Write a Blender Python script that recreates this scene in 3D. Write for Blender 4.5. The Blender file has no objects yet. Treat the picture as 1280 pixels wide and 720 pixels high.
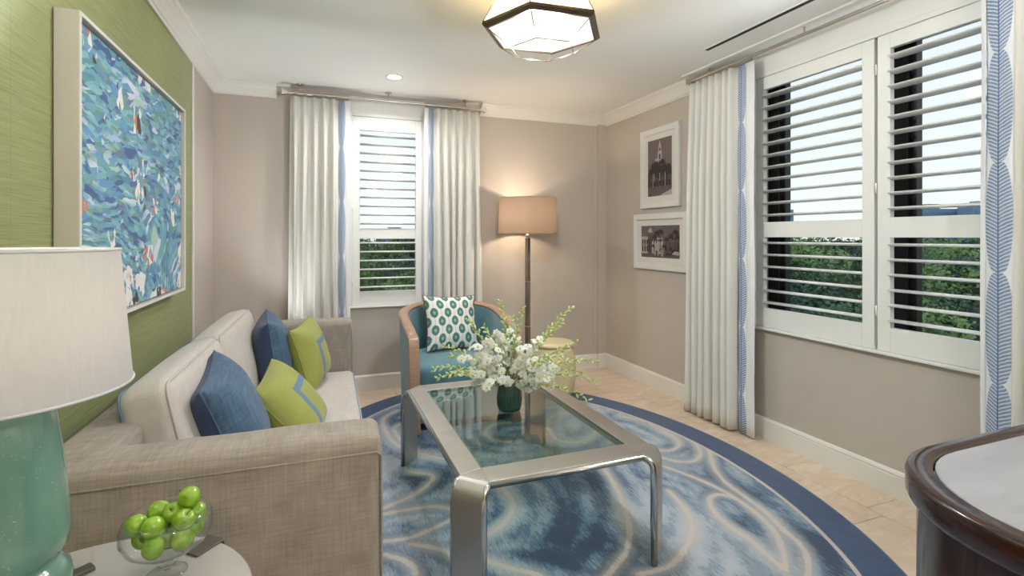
import bpy, bmesh, math, random
import numpy as np
from mathutils import Vector, Matrix, Euler, noise as mnoise

random.seed(7)
rng = np.random.default_rng(7)
SC = bpy.context.scene
COL = SC.collection
PI = math.pi

# ------------------------------------------------------------------ camera
CAM_H = 1.35
YAW = math.atan(243.5 / 640)
FW = (math.sin(YAW), math.cos(YAW)); RT = (math.cos(YAW), -math.sin(YAW))
cam = bpy.data.cameras.new('camera'); cam_o = bpy.data.objects.new('camera', cam); COL.objects.link(cam_o)
cam.sensor_width = 36; cam.lens = 18.0; cam.shift_y = -(360 - 295.2) / 1280
cam.clip_start = 0.03; cam.clip_end = 2000
cam_o.location = (0, 0, CAM_H); cam_o.rotation_euler = (PI / 2, 0, -YAW)
SC.camera = cam_o

# ------------------------------------------------------------------ world and exposure
SC.view_settings.view_transform = 'Standard'; SC.view_settings.look = 'None'
SC.view_settings.gamma = 1.0; SC.view_settings.use_curve_mapping = False
SC.view_settings.exposure = 0.85
world = bpy.data.worlds.new('sky'); SC.world = world; world.use_nodes = True
wn = world.node_tree; wn.nodes.clear()
wo = wn.nodes.new('ShaderNodeOutputWorld'); wb = wn.nodes.new('ShaderNodeBackground')
wtc = wn.nodes.new('ShaderNodeTexCoord'); wsep = wn.nodes.new('ShaderNodeSeparateXYZ'); wr = wn.nodes.new('ShaderNodeValToRGB')
wn.links.new(wtc.outputs['Generated'], wsep.inputs[0]); wn.links.new(wsep.outputs['Z'], wr.inputs[0])
wr.color_ramp.elements[0].position = 0.0; wr.color_ramp.elements[0].color = (0.93, 0.95, 0.96, 1)
wr.color_ramp.elements[1].position = 0.7; wr.color_ramp.elements[1].color = (0.66, 0.80, 0.97, 1)
wn.links.new(wr.outputs[0], wb.inputs[0]); wb.inputs[1].default_value = .66
wn.links.new(wb.outputs[0], wo.inputs[0])
P_PENDANT = 26.0      # watts in each ceiling pendant
P_CAGE = 34.0         # what leaves each pendant through its diffuser
P_FILL_CAN = 31.0  # base power of the added floor uplights
P_DOWN = 6.0         # each recessed downlight
P_FLOORLAMP = 6.5
P_TABLELAMP = .45
P_UP = 120.0            # each spot added inside a table lamp shade to brighten the ceiling
P_FILL_UP = 12.0        # each standing uplight added behind the camera for fill

# ------------------------------------------------------------------ helpers
def srgb(r, g, b):
    f = lambda c: (c / 255) / 12.92 if c <= 10 else (((c / 255) + .055) / 1.055) ** 2.4
    return (f(r), f(g), f(b), 1)

class NT:
    """small node-graph helper"""
    def __init__(self, name):
        self.m = bpy.data.materials.new(name); self.m.use_nodes = True
        self.t = self.m.node_tree; self.t.nodes.clear()
        self.out = self.t.nodes.new('ShaderNodeOutputMaterial')
    def n(self, kind): return self.t.nodes.new(kind)
    def put(self, sock, v):
        if isinstance(v, bpy.types.NodeSocket): self.t.links.new(v, sock)
        else: sock.default_value = v
    def math(self, op, a, b=None, c=None, clamp=False):
        n = self.n('ShaderNodeMath'); n.operation = op; n.use_clamp = clamp
        self.put(n.inputs[0], a)
        if b is not None: self.put(n.inputs[1], b)
        if c is not None: self.put(n.inputs[2], c)
        return n.outputs[0]
    def step(self, x, a, b):                       # smoothstep a..b -> 0..1
        n = self.n('ShaderNodeMapRange'); n.interpolation_type = 'SMOOTHSTEP'
        self.put(n.inputs[0], x); n.inputs[1].default_value = a; n.inputs[2].default_value = b
        return n.outputs[0]
    def coord(self, which='Object'): return self.n('ShaderNodeTexCoord').outputs[which]
    def mapped(self, vec, scale=(1, 1, 1), loc=(0, 0, 0), rot=(0, 0, 0)):
        n = self.n('ShaderNodeMapping'); self.put(n.inputs[0], vec)
        n.inputs[1].default_value = loc; n.inputs[2].default_value = rot; n.inputs[3].default_value = scale
        return n.outputs[0]
    def noise(self, vec, scale, detail=3, rough=.5, dist=0):
        n = self.n('ShaderNodeTexNoise'); self.put(n.inputs['Vector'], vec); n.inputs['Scale'].default_value = scale
        n.inputs['Detail'].default_value = detail; n.inputs['Roughness'].default_value = rough; n.inputs['Distortion'].default_value = dist
        return n.outputs[0]
    def noisec(self, vec, scale, detail=3):
        n = self.n('ShaderNodeTexNoise'); self.put(n.inputs['Vector'], vec); n.inputs['Scale'].default_value = scale
        n.inputs['Detail'].default_value = detail
        return n.outputs[1]
    def mix(self, fac, a, b, kind='MIX'):
        n = self.n('ShaderNodeMix'); n.data_type = 'RGBA'; n.blend_type = kind
        self.put(n.inputs[0], fac); self.put(n.inputs[6], a); self.put(n.inputs[7], b)
        return n.outputs[2]
    def ramp(self, fac, stops, interp='LINEAR'):
        n = self.n('ShaderNodeValToRGB'); self.put(n.inputs[0], fac); r = n.color_ramp; r.interpolation = interp
        while len(r.elements) < len(stops): r.elements.new(.5)
        for e, (p, c) in zip(r.elements, stops): e.position = p; e.color = c
        return n.outputs[0]
    def sep(self, v):
        n = self.n('ShaderNodeSeparateXYZ'); self.put(n.inputs[0], v); return n.outputs
    def vadd(self, a, b, op='ADD'):
        n = self.n('ShaderNodeVectorMath'); n.operation = op; self.put(n.inputs[0], a); self.put(n.inputs[1], b); return n.outputs[0]
    def bump(self, h, strength=.3, dist=.002):
        n = self.n('ShaderNodeBump'); self.put(n.inputs['Height'], h); n.inputs['Strength'].default_value = strength
        n.inputs['Distance'].default_value = dist; return n.outputs[0]
    def bsdf(self, color, rough=.5, metal=0, bump=None, **kw):
        n = self.n('ShaderNodeBsdfPrincipled'); self.put(n.inputs['Base Color'], color); self.put(n.inputs['Roughness'], rough)
        n.inputs['Metallic'].default_value = metal
        if bump is not None: self.t.links.new(bump, n.inputs['Normal'])
        for k, v in kw.items(): self.put(n.inputs[k], v)
        self.t.links.new(n.outputs[0], self.out.inputs[0]); return n.outputs[0]
    def surf(self, s): self.t.links.new(s, self.out.inputs[0])

def plain(name, c, rough=.5, metal=0, var=.06, scale=8, bump=0, bscale=60, **kw):
    g = NT(name); o = g.coord()
    nz = g.noise(o, scale, 4)
    lo = tuple(x * (1 - var) for x in c[:3]) + (1,); hi = tuple(min(1, x * (1 + var)) for x in c[:3]) + (1,)
    col = g.ramp(nz, [(.3, lo), (.7, hi)])
    b = g.bump(g.noise(o, bscale, 3), bump, .002) if bump else None
    g.bsdf(col, rough, metal, b, **kw); return g.m

def woven(name, c, var=.16, scale=420, rough=.9, kind='Object', bump=.25, sheen=.15):
    """plain weave: two families of uneven threads"""
    g = NT(name); o = g.coord(kind)
    a = g.noise(g.mapped(o, (scale, scale * .05, scale * .05)), 1, 2, .6)
    b = g.noise(g.mapped(o, (scale * .05, scale, scale * .05)), 1, 2, .6)
    c3 = g.noise(g.mapped(o, (scale * .05, scale * .05, scale)), 1, 2, .6)
    big = g.noise(o, 6, 3)
    s = g.math('ADD', g.math('ADD', g.math('MULTIPLY', a, .42), g.math('MULTIPLY', b, .42)), g.math('MULTIPLY_ADD', c3, .42, -.13))
    s2 = g.math('ADD', g.math('MULTIPLY', s, .8), g.math('MULTIPLY', big, .2))
    lo = tuple(x * (1 - var * 2) for x in c[:3]) + (1,); hi = tuple(min(1, x * (1 + var * 2)) for x in c[:3]) + (1,)
    col = g.ramp(s2, [(.3, lo), (.7, hi)])
    g.bsdf(col, rough, 0, g.bump(s, bump, .001), **{'Sheen Weight': sheen, 'Sheen Roughness': .5, 'Specular IOR Level': .2}); return g.m

class MB:
    """collects geometry for ONE mesh object"""
    def __init__(self): self.v = []; self.f = []; self.uv = []; self.mi = []
    def add(self, vs, fs, mi=0, uvs=None):
        b = len(self.v); self.v += [tuple(p) for p in vs]; self.f += [tuple(i + b for i in f) for f in fs]
        self.mi += [mi] * len(fs); self.uv += (list(uvs) if uvs is not None else [(0, 0)] * len(vs)); return self
    def box(self, x0, x1, y0, y1, z0, z1, mi=0):
        v = [(x, y, z) for x in (x0, x1) for y in (y0, y1) for z in (z0, z1)]
        return self.add(v, [(0, 1, 3, 2), (4, 6, 7, 5), (0, 4, 5, 1), (2, 3, 7, 6), (0, 2, 6, 4), (1, 5, 7, 3)], mi)
    def rings(self, rings, closed=True, cap=True, mi=0):
        n = len(rings[0]); vs = [p for r in rings for p in r]; fs = []
        for i in range(len(rings) - 1):
            for j in range(n if closed else n - 1):
                k = (j + 1) % n; fs.append((i * n + j, i * n + k, (i + 1) * n + k, (i + 1) * n + j))
        if cap and closed: fs += [tuple(range(n - 1, -1, -1)), tuple((len(rings) - 1) * n + j for j in range(n))]
        return self.add(vs, fs, mi)
    def lathe(self, prof, n=32, c=(0, 0, 0), mi=0, wob=None, cap=True):
        rs = []
        for r, z in prof:
            rs.append([(c[0] + (r * (wob(t) if wob else 1)) * math.cos(t), c[1] + (r * (wob(t) if wob else 1)) * math.sin(t), c[2] + z) for t in (2 * PI * j / n for j in range(n))])
        return self.rings(rs, True, cap, mi)
    def tube(self, pts, r, n=8, closed=False, mi=0):
        pts = [Vector(p) for p in pts]; m = len(pts); rs = []; up = None
        for i, p in enumerate(pts):
            a = pts[i - 1] if (i > 0 or closed) else p; b = pts[(i + 1) % m] if (i < m - 1 or closed) else p
            t = (b - a); t = t.normalized() if t.length > 1e-9 else Vector((0, 0, 1))
            if up is None: up = t.orthogonal().normalized()
            up = (up - t * up.dot(t)); up = up.normalized() if up.length > 1e-6 else t.orthogonal().normalized()
            s = t.cross(up); rr = r[i] if isinstance(r, (list, tuple)) else r
            rs.append([tuple(p + up * (rr * math.cos(q)) + s * (rr * math.sin(q))) for q in (2 * PI * j / n for j in range(n))])
        if closed: rs.append(rs[0])
        return self.rings(rs, True, not closed, mi)
    def prism(self, poly, z0, z1, mi=0):
        n = len(poly); v = [(x, y, z0) for x, y in poly] + [(x, y, z1) for x, y in poly]
        f = [tuple(range(n - 1, -1, -1)), tuple(range(n, 2 * n))] + [(i, (i + 1) % n, n + (i + 1) % n, n + i) for i in range(n)]
        return self.add(v, f, mi)
    def xform(self, M, start=0):
        for i in range(start, len(self.v)): self.v[i] = tuple(M @ Vector(self.v[i]))
        return self
    def build(self, name, mat, parent=None, smooth=False, bevel=0, seg=2, uv=False, loc=None, rot=None, subsurf=0, angle=.6):
        me = bpy.data.meshes.new(name); me.from_pydata(self.v, [], self.f)
        for m in (mat if isinstance(mat, (list, tuple)) else [mat]): me.materials.append(m)
        if any(self.mi): me.polygons.foreach_set('material_index', self.mi)
        if uv:
            l = me.uv_layers.new(name='UVMap'); 
            for lp in me.loops: l.data[lp.index].uv = self.uv[lp.vertex_index]
        bm = bmesh.new(); bm.from_mesh(me); bmesh.ops.recalc_face_normals(bm, faces=bm.faces); bm.to_mesh(me); bm.free()
        if smooth: me.polygons.foreach_set('use_smooth', [True] * len(me.polygons))
        me.update()
        o = bpy.data.objects.new(name, me); COL.objects.link(o)
        if parent is not None: o.parent = parent
        if loc is not None: o.location = loc
        if rot is not None: o.rotation_euler = rot
        if bevel:
            b = o.modifiers.new('bevel', 'BEVEL'); b.width = bevel; b.segments = seg; b.limit_method = 'ANGLE'; b.angle_limit = angle
            if not smooth: me.polygons.foreach_set('use_smooth', [True] * len(me.polygons)); 
            w = o.modifiers.new('normals', 'WEIGHTED_NORMAL'); w.keep_sharp = True
        if subsurf:
            s = o.modifiers.new('subd', 'SUBSURF'); s.levels = s.render_levels = subsurf
        return o

def tag(o, label=None, cat=None, group=None, kind=None):
    if label: o['label'] = label
    if cat: o['category'] = cat
    if group: o['group'] = group
    if kind: o['kind'] = kind
    return o
def thing(name, label, cat, loc=(0, 0, 0), rz=0, group=None):
    o = bpy.data.objects.new(name, None); COL.objects.link(o); o.location = loc; o.rotation_euler = (0, 0, rz); o.empty_display_size = .1
    return tag(o, label, cat, group)
def struct(o, label=None):
    o['kind'] = 'structure'
    if label: o['label'] = label
    return o
def copy_part(o, parent, loc=None, rot=None, scale=None):
    c = o.copy(); COL.objects.link(c); c.parent = parent
    if loc is not None: c.location = loc
    if rot is not None: c.rotation_euler = rot
    if scale is not None: c.scale = scale
    return c
def ray(px, py, d):
    a = (px - 640) / 640; b = -(py - 295.2) / 640
    return Vector(((FW[0] + a * RT[0]) * d, (FW[1] + a * RT[1]) * d, CAM_H + b * d))
def onz(px, py, z): return ray(px, py, (z - CAM_H) / (-(py - 295.2) / 640))

def cushion(mb, sx, sy, sz, r=.05, puff=(0, 0, .03), n=14, noise=.004, seed=0):
    """soft box centred at the origin, r = edge radius, puff = crown on each axis' faces"""
    h = (sx / 2, sy / 2, sz / 2); start = len(mb.v); idx = {}; vs = []; fs = []
    def vid(p):
        k = tuple(round(c, 5) for c in p)
        if k not in idx: idx[k] = len(vs); vs.append(p)
        return idx[k]
    for ax in range(3):
        for sg in (-1, 1):
            u, w = (ax + 1) % 3, (ax + 2) % 3
            for i in range(n):
                for j in range(n):
                    q = []
                    for a, b in ((i, j), (i + 1, j), (i + 1, j + 1), (i, j + 1)):
                        p = [0, 0, 0]; p[ax] = sg; p[u] = math.sin((2 * a / n - 1) * PI / 2); p[w] = math.sin((2 * b / n - 1) * PI / 2); q.append(vid(tuple(p)))
                    fs.append(tuple(q))
    out = []
    for p in vs:
        P = Vector([p[k] * h[k] for k in range(3)])
        I = Vector([max(-(h[k] - r), min(h[k] - r, P[k])) for k in range(3)])
        D = P - I
        if D.length > 1e-9: P = I + D.normalized() * r if D.length > 1e-9 else P
        for k in range(3):
            u, w = (k + 1) % 3, (k + 2) % 3
            P[k] += puff[k] * p[k] * (1 - p[u] ** 2) * (1 - p[w] ** 2) if abs(p[k]) > .2 else 0
        nv = mnoise.noise(P * 5 + Vector((seed * 3.1, 0, 0)))
        P += P.normalized() * nv * noise * 2
        out.append(P)
    mb.add(out, fs); return mb

def pillow_mesh(name, s, t, mat, parent=None, seed=0, n=26, wrinkle=.006, thing_kw=None):
    """knife-edge square pillow in its local XZ plane, thickness along local Y, with piping at the seam"""
    mb = MB()
    for sg in (-1, 1):
        vs = []; uv = []; fs = []
        for i in range(n + 1):
            for j in range(n + 1):
                u = math.sin((2 * i / n - 1) * PI / 2 * .98) / math.sin(PI / 2 * .98); w = math.sin((2 * j / n - 1) * PI / 2 * .98) / math.sin(PI / 2 * .98)
                x = s / 2 * u * (1 - .09 * (1 - w * w)); z = s / 2 * w * (1 - .09 * (1 - u * u))
                th = t / 2 * ((1 - u ** 4) * (1 - w ** 4)) ** .5 * (.8 + .2 * (1 - u * u) * (1 - w * w))
                nz = mnoise.noise(Vector((x * 9, z * 9, seed * 7.3 + sg))) * wrinkle * (1 - u ** 6) * (1 - w ** 6)
                # slight radial pleats from the corners
                ang = math.atan2(abs(w) - abs(u), .3); nz += math.sin(ang * 14 + seed) * wrinkle * .4 * (u * u * w * w) * (1 - u ** 6) * (1 - w ** 6)
                vs.append((x, sg * th + nz, z)); uv.append((u, w))
        for i in range(n):
            for j in range(n):
                a = i * (n + 1) + j; q = (a, a + 1, a + n + 2, a + n + 1); fs.append(q)
        mb.add(vs, fs, 0 if sg > 0 or not isinstance(mat, (list, tuple)) else 1, uv)
    o = mb.build(name, mat, parent, smooth=True, uv=True)
    return o
def pillow_edge(s, n=14):
    pts = []
    for k in range(4):
        for i in range(n):
            u = -1 + 2 * i / n; x = s / 2 * u; off = s / 2 * (1 - .09 * (1 - u * u))
            p = (x, off); c, sn = (1, 0, -1, 0)[k], (0, 1, 0, -1)[k]
            pts.append((p[0] * c + p[1] * sn, 0, -p[0] * sn + p[1] * c))
    return pts

# ------------------------------------------------------------------ materials
WALL = srgb(197, 187, 177)
M = {}
M['wall'] = plain('wall_paint_beige', WALL, .75, var=.02, scale=3, bump=.05, bscale=250)
M['ceiling'] = plain('ceiling_paint', srgb(243, 242, 239), .8, var=.01, scale=2)
M['trim'] = plain('trim_white', srgb(232, 229, 222), .45, var=.015, scale=4)
M['shutter'] = plain('shutter_white', srgb(240, 239, 236), .4, var=.01, scale=4)
M['bronze'] = plain('window_bronze', srgb(38, 36, 36), .4, .4, var=.1)
M['nickel'] = plain('brushed_nickel', srgb(196, 190, 182), .32, 1.0, var=.06, scale=30)
M['black'] = plain('slot_black', srgb(10, 10, 10), .6)
M['cream_lacquer'] = plain('white_lacquer', srgb(178, 172, 166), .22, var=.01)
M['lead'] = plain('lining_white', srgb(236, 236, 238), .85, var=.02, scale=40)

def m_grass():
    g = NT('green_grasscloth'); o = g.coord()
    a = g.noise(g.mapped(o, (1, 5, 260)), 1, 3, .65, .4); big = g.noise(g.mapped(o, (1, 2.1, .4)), 1, 2)
    s = g.math('ADD', g.math('MULTIPLY', a, .75), g.math('MULTIPLY', big, .25))
    col = g.ramp(s, [(.3, srgb(116, 122, 62)), (.5, srgb(140, 147, 84)), (.72, srgb(160, 165, 106))])
    # wallcovering is hung in drops: a fine seam every 0.91 m
    y = g.sep(o)[1]; fr = g.math('FRACT', g.math('DIVIDE', g.math('ADD', y, .06), .915))
    seam = g.step(g.math('ABSOLUTE', g.math('SUBTRACT', fr, .5)), .4975, .4995)
    col = g.mix(g.math('MULTIPLY', seam, .4), col, srgb(100, 106, 56))
    g.bsdf(col, .62, 0, g.bump(a, .35, .0015), **{'Sheen Weight': .25}); return g.m
M['grass'] = m_grass()

def m_travertine():
    g = NT('travertine'); o = g.coord(); inf = g.n('ShaderNodeObjectInfo')
    off = g.vadd(o, inf.outputs['Location'], 'ADD')
    a = g.noise(g.mapped(off, (2.2, 6, 1)), 1.6, 6, .62, 1.2); b = g.noise(off, 22, 4, .6)
    col = g.ramp(a, [(.28, srgb(204, 182, 158)), (.5, srgb(222, 202, 180)), (.72, srgb(236, 220, 202))])
    vein = g.math('SUBTRACT', 1.0, g.step(g.math('ABSOLUTE', g.math('SUBTRACT', a, .52)), 0, .025))
    col = g.mix(g.math('MULTIPLY', vein, .35), col, srgb(192, 168, 144))
    col = g.mix(g.math('MULTIPLY', g.math('SUBTRACT', inf.outputs['Random'], .3), .35, clamp=True), col, srgb(208, 186, 164))
    g.bsdf(col, g.math('MULTIPLY_ADD', b, .15, .28), 0, g.bump(b, .06, .001)); return g.m
M['travertine'] = m_travertine()
M['grout'] = plain('grout', srgb(158, 134, 108), .9, var=.1, scale=60)

def m_glass(name, tint, gloss=1.0, rough=0.0):
    g = NT(name); tr = g.n('ShaderNodeBsdfTransparent'); tr.inputs[0].default_value = tint
    gl = g.n('ShaderNodeBsdfGlossy'); gl.inputs['Roughness'].default_value = rough
    lw = g.n('ShaderNodeLayerWeight'); lw.inputs[0].default_value = .5
    sch = g.math('MULTIPLY_ADD', g.math('POWER', lw.outputs['Facing'], 5.0), .96, .04)      # Schlick, alike from both sides
    nz = g.noise(g.coord(), 2); f2 = g.math('MULTIPLY', sch, g.math('MULTIPLY_ADD', nz, .04, gloss), clamp=True)
    mx = g.n('ShaderNodeMixShader'); g.t.links.new(f2, mx.inputs[0]); g.t.links.new(tr.outputs[0], mx.inputs[1]); g.t.links.new(gl.outputs[0], mx.inputs[2])
    g.surf(mx.outputs[0]); return g.m
M['pane'] = m_glass('window_glass', (.95, .97, .97, 1), .5)
M['tableglass'] = m_glass('table_glass', (.80, .90, .87, 1), 1.5)
M['bowlglass'] = m_glass('bowl_glass', (.97, .98, .98, 1), 1.2)
M['glassedge'] = plain('glass_edge', srgb(70, 120, 105), .15, var=.2, scale=20)

# ------------------------------------------------------------------ room shell
W, E_, N_, S_, H = -.772, 2.80, 4.63, -3.2, 2.59
T = .2
mb = MB(); mb.box(W - T, E_ + T, S_ - T, N_ + T, -.25, -.012)
floor = struct(mb.build('floor', M['grout']))
tiles_mesh = None; k = 0
TW = .48
xs = [2.555 + .48 * i for i in range(-8, 2)]
for ci, x0 in enumerate(xs):
    a, b = max(x0, W), min(x0 + TW, E_)
    if b - a < .02: continue
    off = 2.232 if ci % 2 == (len(xs) - 1 - 1) % 2 else 2.153 + (.0 if ci % 2 else 0)
    y = off - .48 * 12
    while y < N_:
        c, d = max(y, S_), min(y + .48, N_)
        if d - c > .02:
            t = MB(); g_ = .0016; cx_, cy_ = (a + b) / 2, (c + d) / 2
            t.box(a + g_ - cx_, b - g_ - cx_, c + g_ - cy_, d - g_ - cy_, -.012, 0)
            o = t.build('tile', M['travertine'], floor, loc=(cx_, cy_, 0))
        y += .48
mb = MB(); mb.box(W - T, E_ + T, S_ - T, N_ + T, H, H + .2); ceiling = struct(mb.build('ceiling', M['ceiling']))

GREEN_END = 3.905
mb = MB(); mb.box(W - T, W, GREEN_END, N_ + T, 0, H, 0); mb.box(W - T, W, S_ - T, GREEN_END, 0, H, 1)
struct(mb.build('wall_left', [M['wall'], M['grass']]))
def wall_open(name, horiz, p0, p1, a0, a1, ops):
    """wall with openings; horiz: runs along X between a0..a1 at Y p0..p1, else along Y"""
    mb = MB(); cur = a0
    def bx(u0, u1, z0, z1):
        if horiz: mb.box(u0, u1, p0, p1, z0, z1)
        else: mb.box(p0, p1, u0, u1, z0, z1)
    for (u0, u1, z0, z1) in ops:
        bx(cur, u0, 0, H); bx(u0, u1, 0, z0); bx(u0, u1, z1, H); cur = u1
    bx(cur, a1, 0, H)
    return struct(mb.build(name, M['wall']))
wall_open('wall_back', True, N_, N_ + T, W, E_ + T, [(.275, .895, .765, 2.41)])
wall_open('wall_right', False, E_, E_ + T, S_ - T, N_, [(1.07, 2.66, .765, 2.41)])
wall_open('wall_front', True, S_ - T, S_, W, E_, [])

# corner pilaster strip and the narrow vertical trims
mb = MB(); mb.box(2.70, E_, N_ - .02, N_, 0, H); struct(mb.build('wall_corner', M['wall']))
mb = MB(); mb.box(2.655, 2.70, N_ - .009, N_, 0, H); struct(mb.build('trim_1', M['wall'], bevel=.003))
mb = MB(); mb.box(W, W + .012, GREEN_END - .018, GREEN_END + .012, 0, H - .1); struct(mb.build('trim_2', M['trim'], bevel=.003))

CROWN = [(0, 0), (0, -.105), (.012, -.108), (.016, -.094), (.024, -.09), (.03, -.078), (.05, -.05), (.066, -.034), (.072, -.024), (.082, -.02), (.088, -.012), (.088, 0)]
BASE = [(0, 0), (.016, 0), (.016, .108), (.013, .116), (.017, .122), (.012, .134), (.006, .14), (0, .14)]
def run(name, prof, side, a, b, z, mat):
    mb = MB(); rs = []
    for t in (a, b):
        if side == 'left': rs.append([(W + o, t, z + dz) for o, dz in prof])
        if side == 'right': rs.append([(E_ - o, t, z + dz) for o, dz in prof])
        if side == 'back': rs.append([(t, N_ - o, z + dz) for o, dz in prof])
        if side == 'front': rs.append([(t, S_ + o, z + dz) for o, dz in prof])
    mb.rings(rs); return struct(mb.build(name, mat))
run('trim_3', CROWN, 'left', S_, N_, H, M['trim'])
run('trim_4', CROWN, 'back', W, -.31, H, M['trim'])
run('trim_5', CROWN, 'back', 1.435, E_, H, M['trim'])
run('trim_6', CROWN, 'right', 3.24, N_, H, M['trim'])
run('trim_7', CROWN, 'right', -.4, .5, H, M['trim'])
run('baseboard_left', BASE, 'left', S_, N_, 0, M['trim'])
run('baseboard_back', BASE, 'back', W, 2.70, 0, M['trim'])
BASE2 = [(o + (.02 if o > 0 else 0), z) for o, z in BASE]
run('baseboard_corner', BASE2, 'back', 2.70, E_, 0, M['trim'])
run('baseboard_right', BASE, 'right', S_, N_, 0, M['trim'])
# shade pocket edge above the right window
mb = MB(); mb.box(2.635, E_, .60, 3.235, H - .012, H); struct(mb.build('trim_8', M['ceiling'], bevel=.003))
# linear air slot in the ceiling
mb = MB(); mb.box(2.395, 2.445, .3, 2.735, H - .004, H, 0); mb.box(2.406, 2.434, .31, 2.722, H - .0055, H - .0035, 1)
vent = tag(mb.build('air_slot', [M['ceiling'], M['black']]), 'long black linear air slot in the white ceiling beside the right window', 'vent')

# ------------------------------------------------------------------ windows with plantation shutters
def make_window(name, loc, rz, panels, casing, zc, fascia_top, mull, counts, label):
    """local x along the wall, local y outward"""
    root = bpy.data.objects.new(name, None); COL.objects.link(root); root.location = loc; root.rotation_euler = (0, 0, rz); struct(root, label)
    c0, c1 = casing; mb = MB(); w_ = .03
    mb.box(c0, c0 + w_, -.02, .0, zc[0], zc[3]); mb.box(c1 - w_, c1, -.02, .0, zc[0], zc[3])
    mb.box(c0 + w_, c1 - w_, -.02, .0, zc[3] - w_, zc[3])
    mb.build('casing', M['shutter'], root, bevel=.003)
    mb = MB(); mb.box(c0 - .01, c1 + .01, -.032, .0, zc[0] - .018, zc[0] - .001); mb.build('sill', M['shutter'], root, bevel=.004)
    mb = MB(); mb.box(c0, c1, -.014, 0, zc[3] + .001, fascia_top); mb.build('fascia', M['shutter'], root, bevel=.002)
    pz = (zc[0] + .001, zc[1], zc[2], zc[3] - w_ - .002)
    for (u0, u1, o0, o1, lz0, lz1, uz0, uz1) in panels:
        mb = MB()
        mb.box(u0, o0, -.014, .018, pz[0], pz[3]); mb.box(o1, u1, -.014, .018, pz[0], pz[3])
        mb.box(o0, o1, -.014, .018, pz[0], lz0); mb.box(o0, o1, -.014, .018, lz1, uz0); mb.box(o0, o1, -.014, .018, uz1, pz[3])
        sh = mb.build('shutter', M['shutter'], root, bevel=.002)
        lm = MB(); n = 12; prof = [(.044 * math.cos(2 * PI * j / n), .0082 * math.sin(2 * PI * j / n)) for j in range(n)]
        lm.rings([[(x, p, q) for p, q in prof] for x in (-(o1 - o0) / 2 + .002, (o1 - o0) / 2 - .002)])
        first = None
        for (za, zb, n_) in ((lz0, lz1, counts[0]), (uz0, uz1, counts[1])):
            pitch = .079 if n_ != counts[0] or True else 0
            pitch = (zb - za - .004) / n_ if counts[2] is None else counts[2]
            for k in range(n_):
                z = za + (zb - za - pitch * (n_ - 1)) / 2 + k * pitch
                if first is None:
                    first = lm.build('louver', M['shutter'], sh, smooth=True, loc=((o0 + o1) / 2, .002, z), rot=(math.radians(-2), 0, 0))
                else: copy_part(first, sh, loc=((o0 + o1) / 2, .002, z))
        hb = MB()
        for hz in (pz[0] + .18, (pz[0] + pz[3]) / 2, pz[3] - .2): hb.tube([(u0 - .004, -.018, hz), (u0 - .004, -.018, hz + .055)], .005, 8)
        hb.build('hinge', M['shutter'], sh, smooth=True)
    # bronze window beyond: jambs, mullions, sash rails
    g0, g1 = c0 + .02, c1 - .02; d0, d1 = .12, .17; zb0, zb1 = zc[0] + .02, zc[3]
    mb = MB()
    for (a, b) in mull: mb.box(a, b, d0, d1, zb0, zb1); mb.box(a + .03, b - .03, d0 - .025, d0, zb0, zb1)
    mb.box(g0, g1, d0, d1, zb0, zb0 + .05); mb.box(g0, g1, d0, d1, zb1 - .06, zb1)
    mb.build('sash', M['bronze'], root, bevel=.003)
    for (a, b) in zip(mull[:-1], mull[1:]):
        mb = MB(); mb.box(a[1] - .005, b[0] + .005, .143, .149, zb0 + .04, zb1 - .05); mb.build('pane', M['pane'], root)
    return root
make_window('window_1', (0, N_, 0), 0, [(.286, .884, .345, .828, .868, 1.327, 1.418, 2.272)], (.255, .915), (.745, 1.32, 1.42, 2.42), 2.56,
            [(.25, .285), (.885, .94)], (6, 11, .077), 'white shuttered window on the back wall beside the floor lamp')
make_window('window_2', (E_, 0, 0), -PI / 2,
            [(-2.655, -1.872, -2.598, -1.937, .872, 1.343, 1.443, 2.325), (-1.855, -1.075, -1.79, -1.14, .872, 1.343, 1.448, 2.33)],
            (-2.69, -1.04), (.745, 1.32, 1.42, 2.44), H - .015,
            [(-2.70, -2.545), (-1.90, -1.745), (-1.09, -1.03)], (6, 11, .079), 'wide white window with two plantation shutter panels on the right wall')

# ------------------------------------------------------------------ curtains
def m_cloth(name, c, trans=.25):
    g = NT(name); o = g.coord('UV')
    a = g.noise(g.mapped(o, (700, 40, 1)), 1, 2); b = g.noise(g.mapped(o, (40, 700, 1)), 1, 2)
    s = g.math('MULTIPLY_ADD', a, .5, g.math('MULTIPLY', b, .5))
    col = g.ramp(s, [(.3, tuple(x * .93 for x in c[:3]) + (1,)), (.7, c)])
    d = g.n('ShaderNodeBsdfDiffuse'); t = g.n('ShaderNodeBsdfTranslucent'); mx = g.n('ShaderNodeMixShader'); mx.inputs[0].default_value = trans
    g.t.links.new(col, d.inputs[0]); g.t.links.new(col, t.inputs[0]); g.t.links.new(d.outputs[0], mx.inputs[1]); g.t.links.new(t.outputs[0], mx.inputs[2])
    g.surf(mx.outputs[0]); return g.m
M['drape'] = m_cloth('curtain_cloth', srgb(240, 237, 230), .12)
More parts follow.
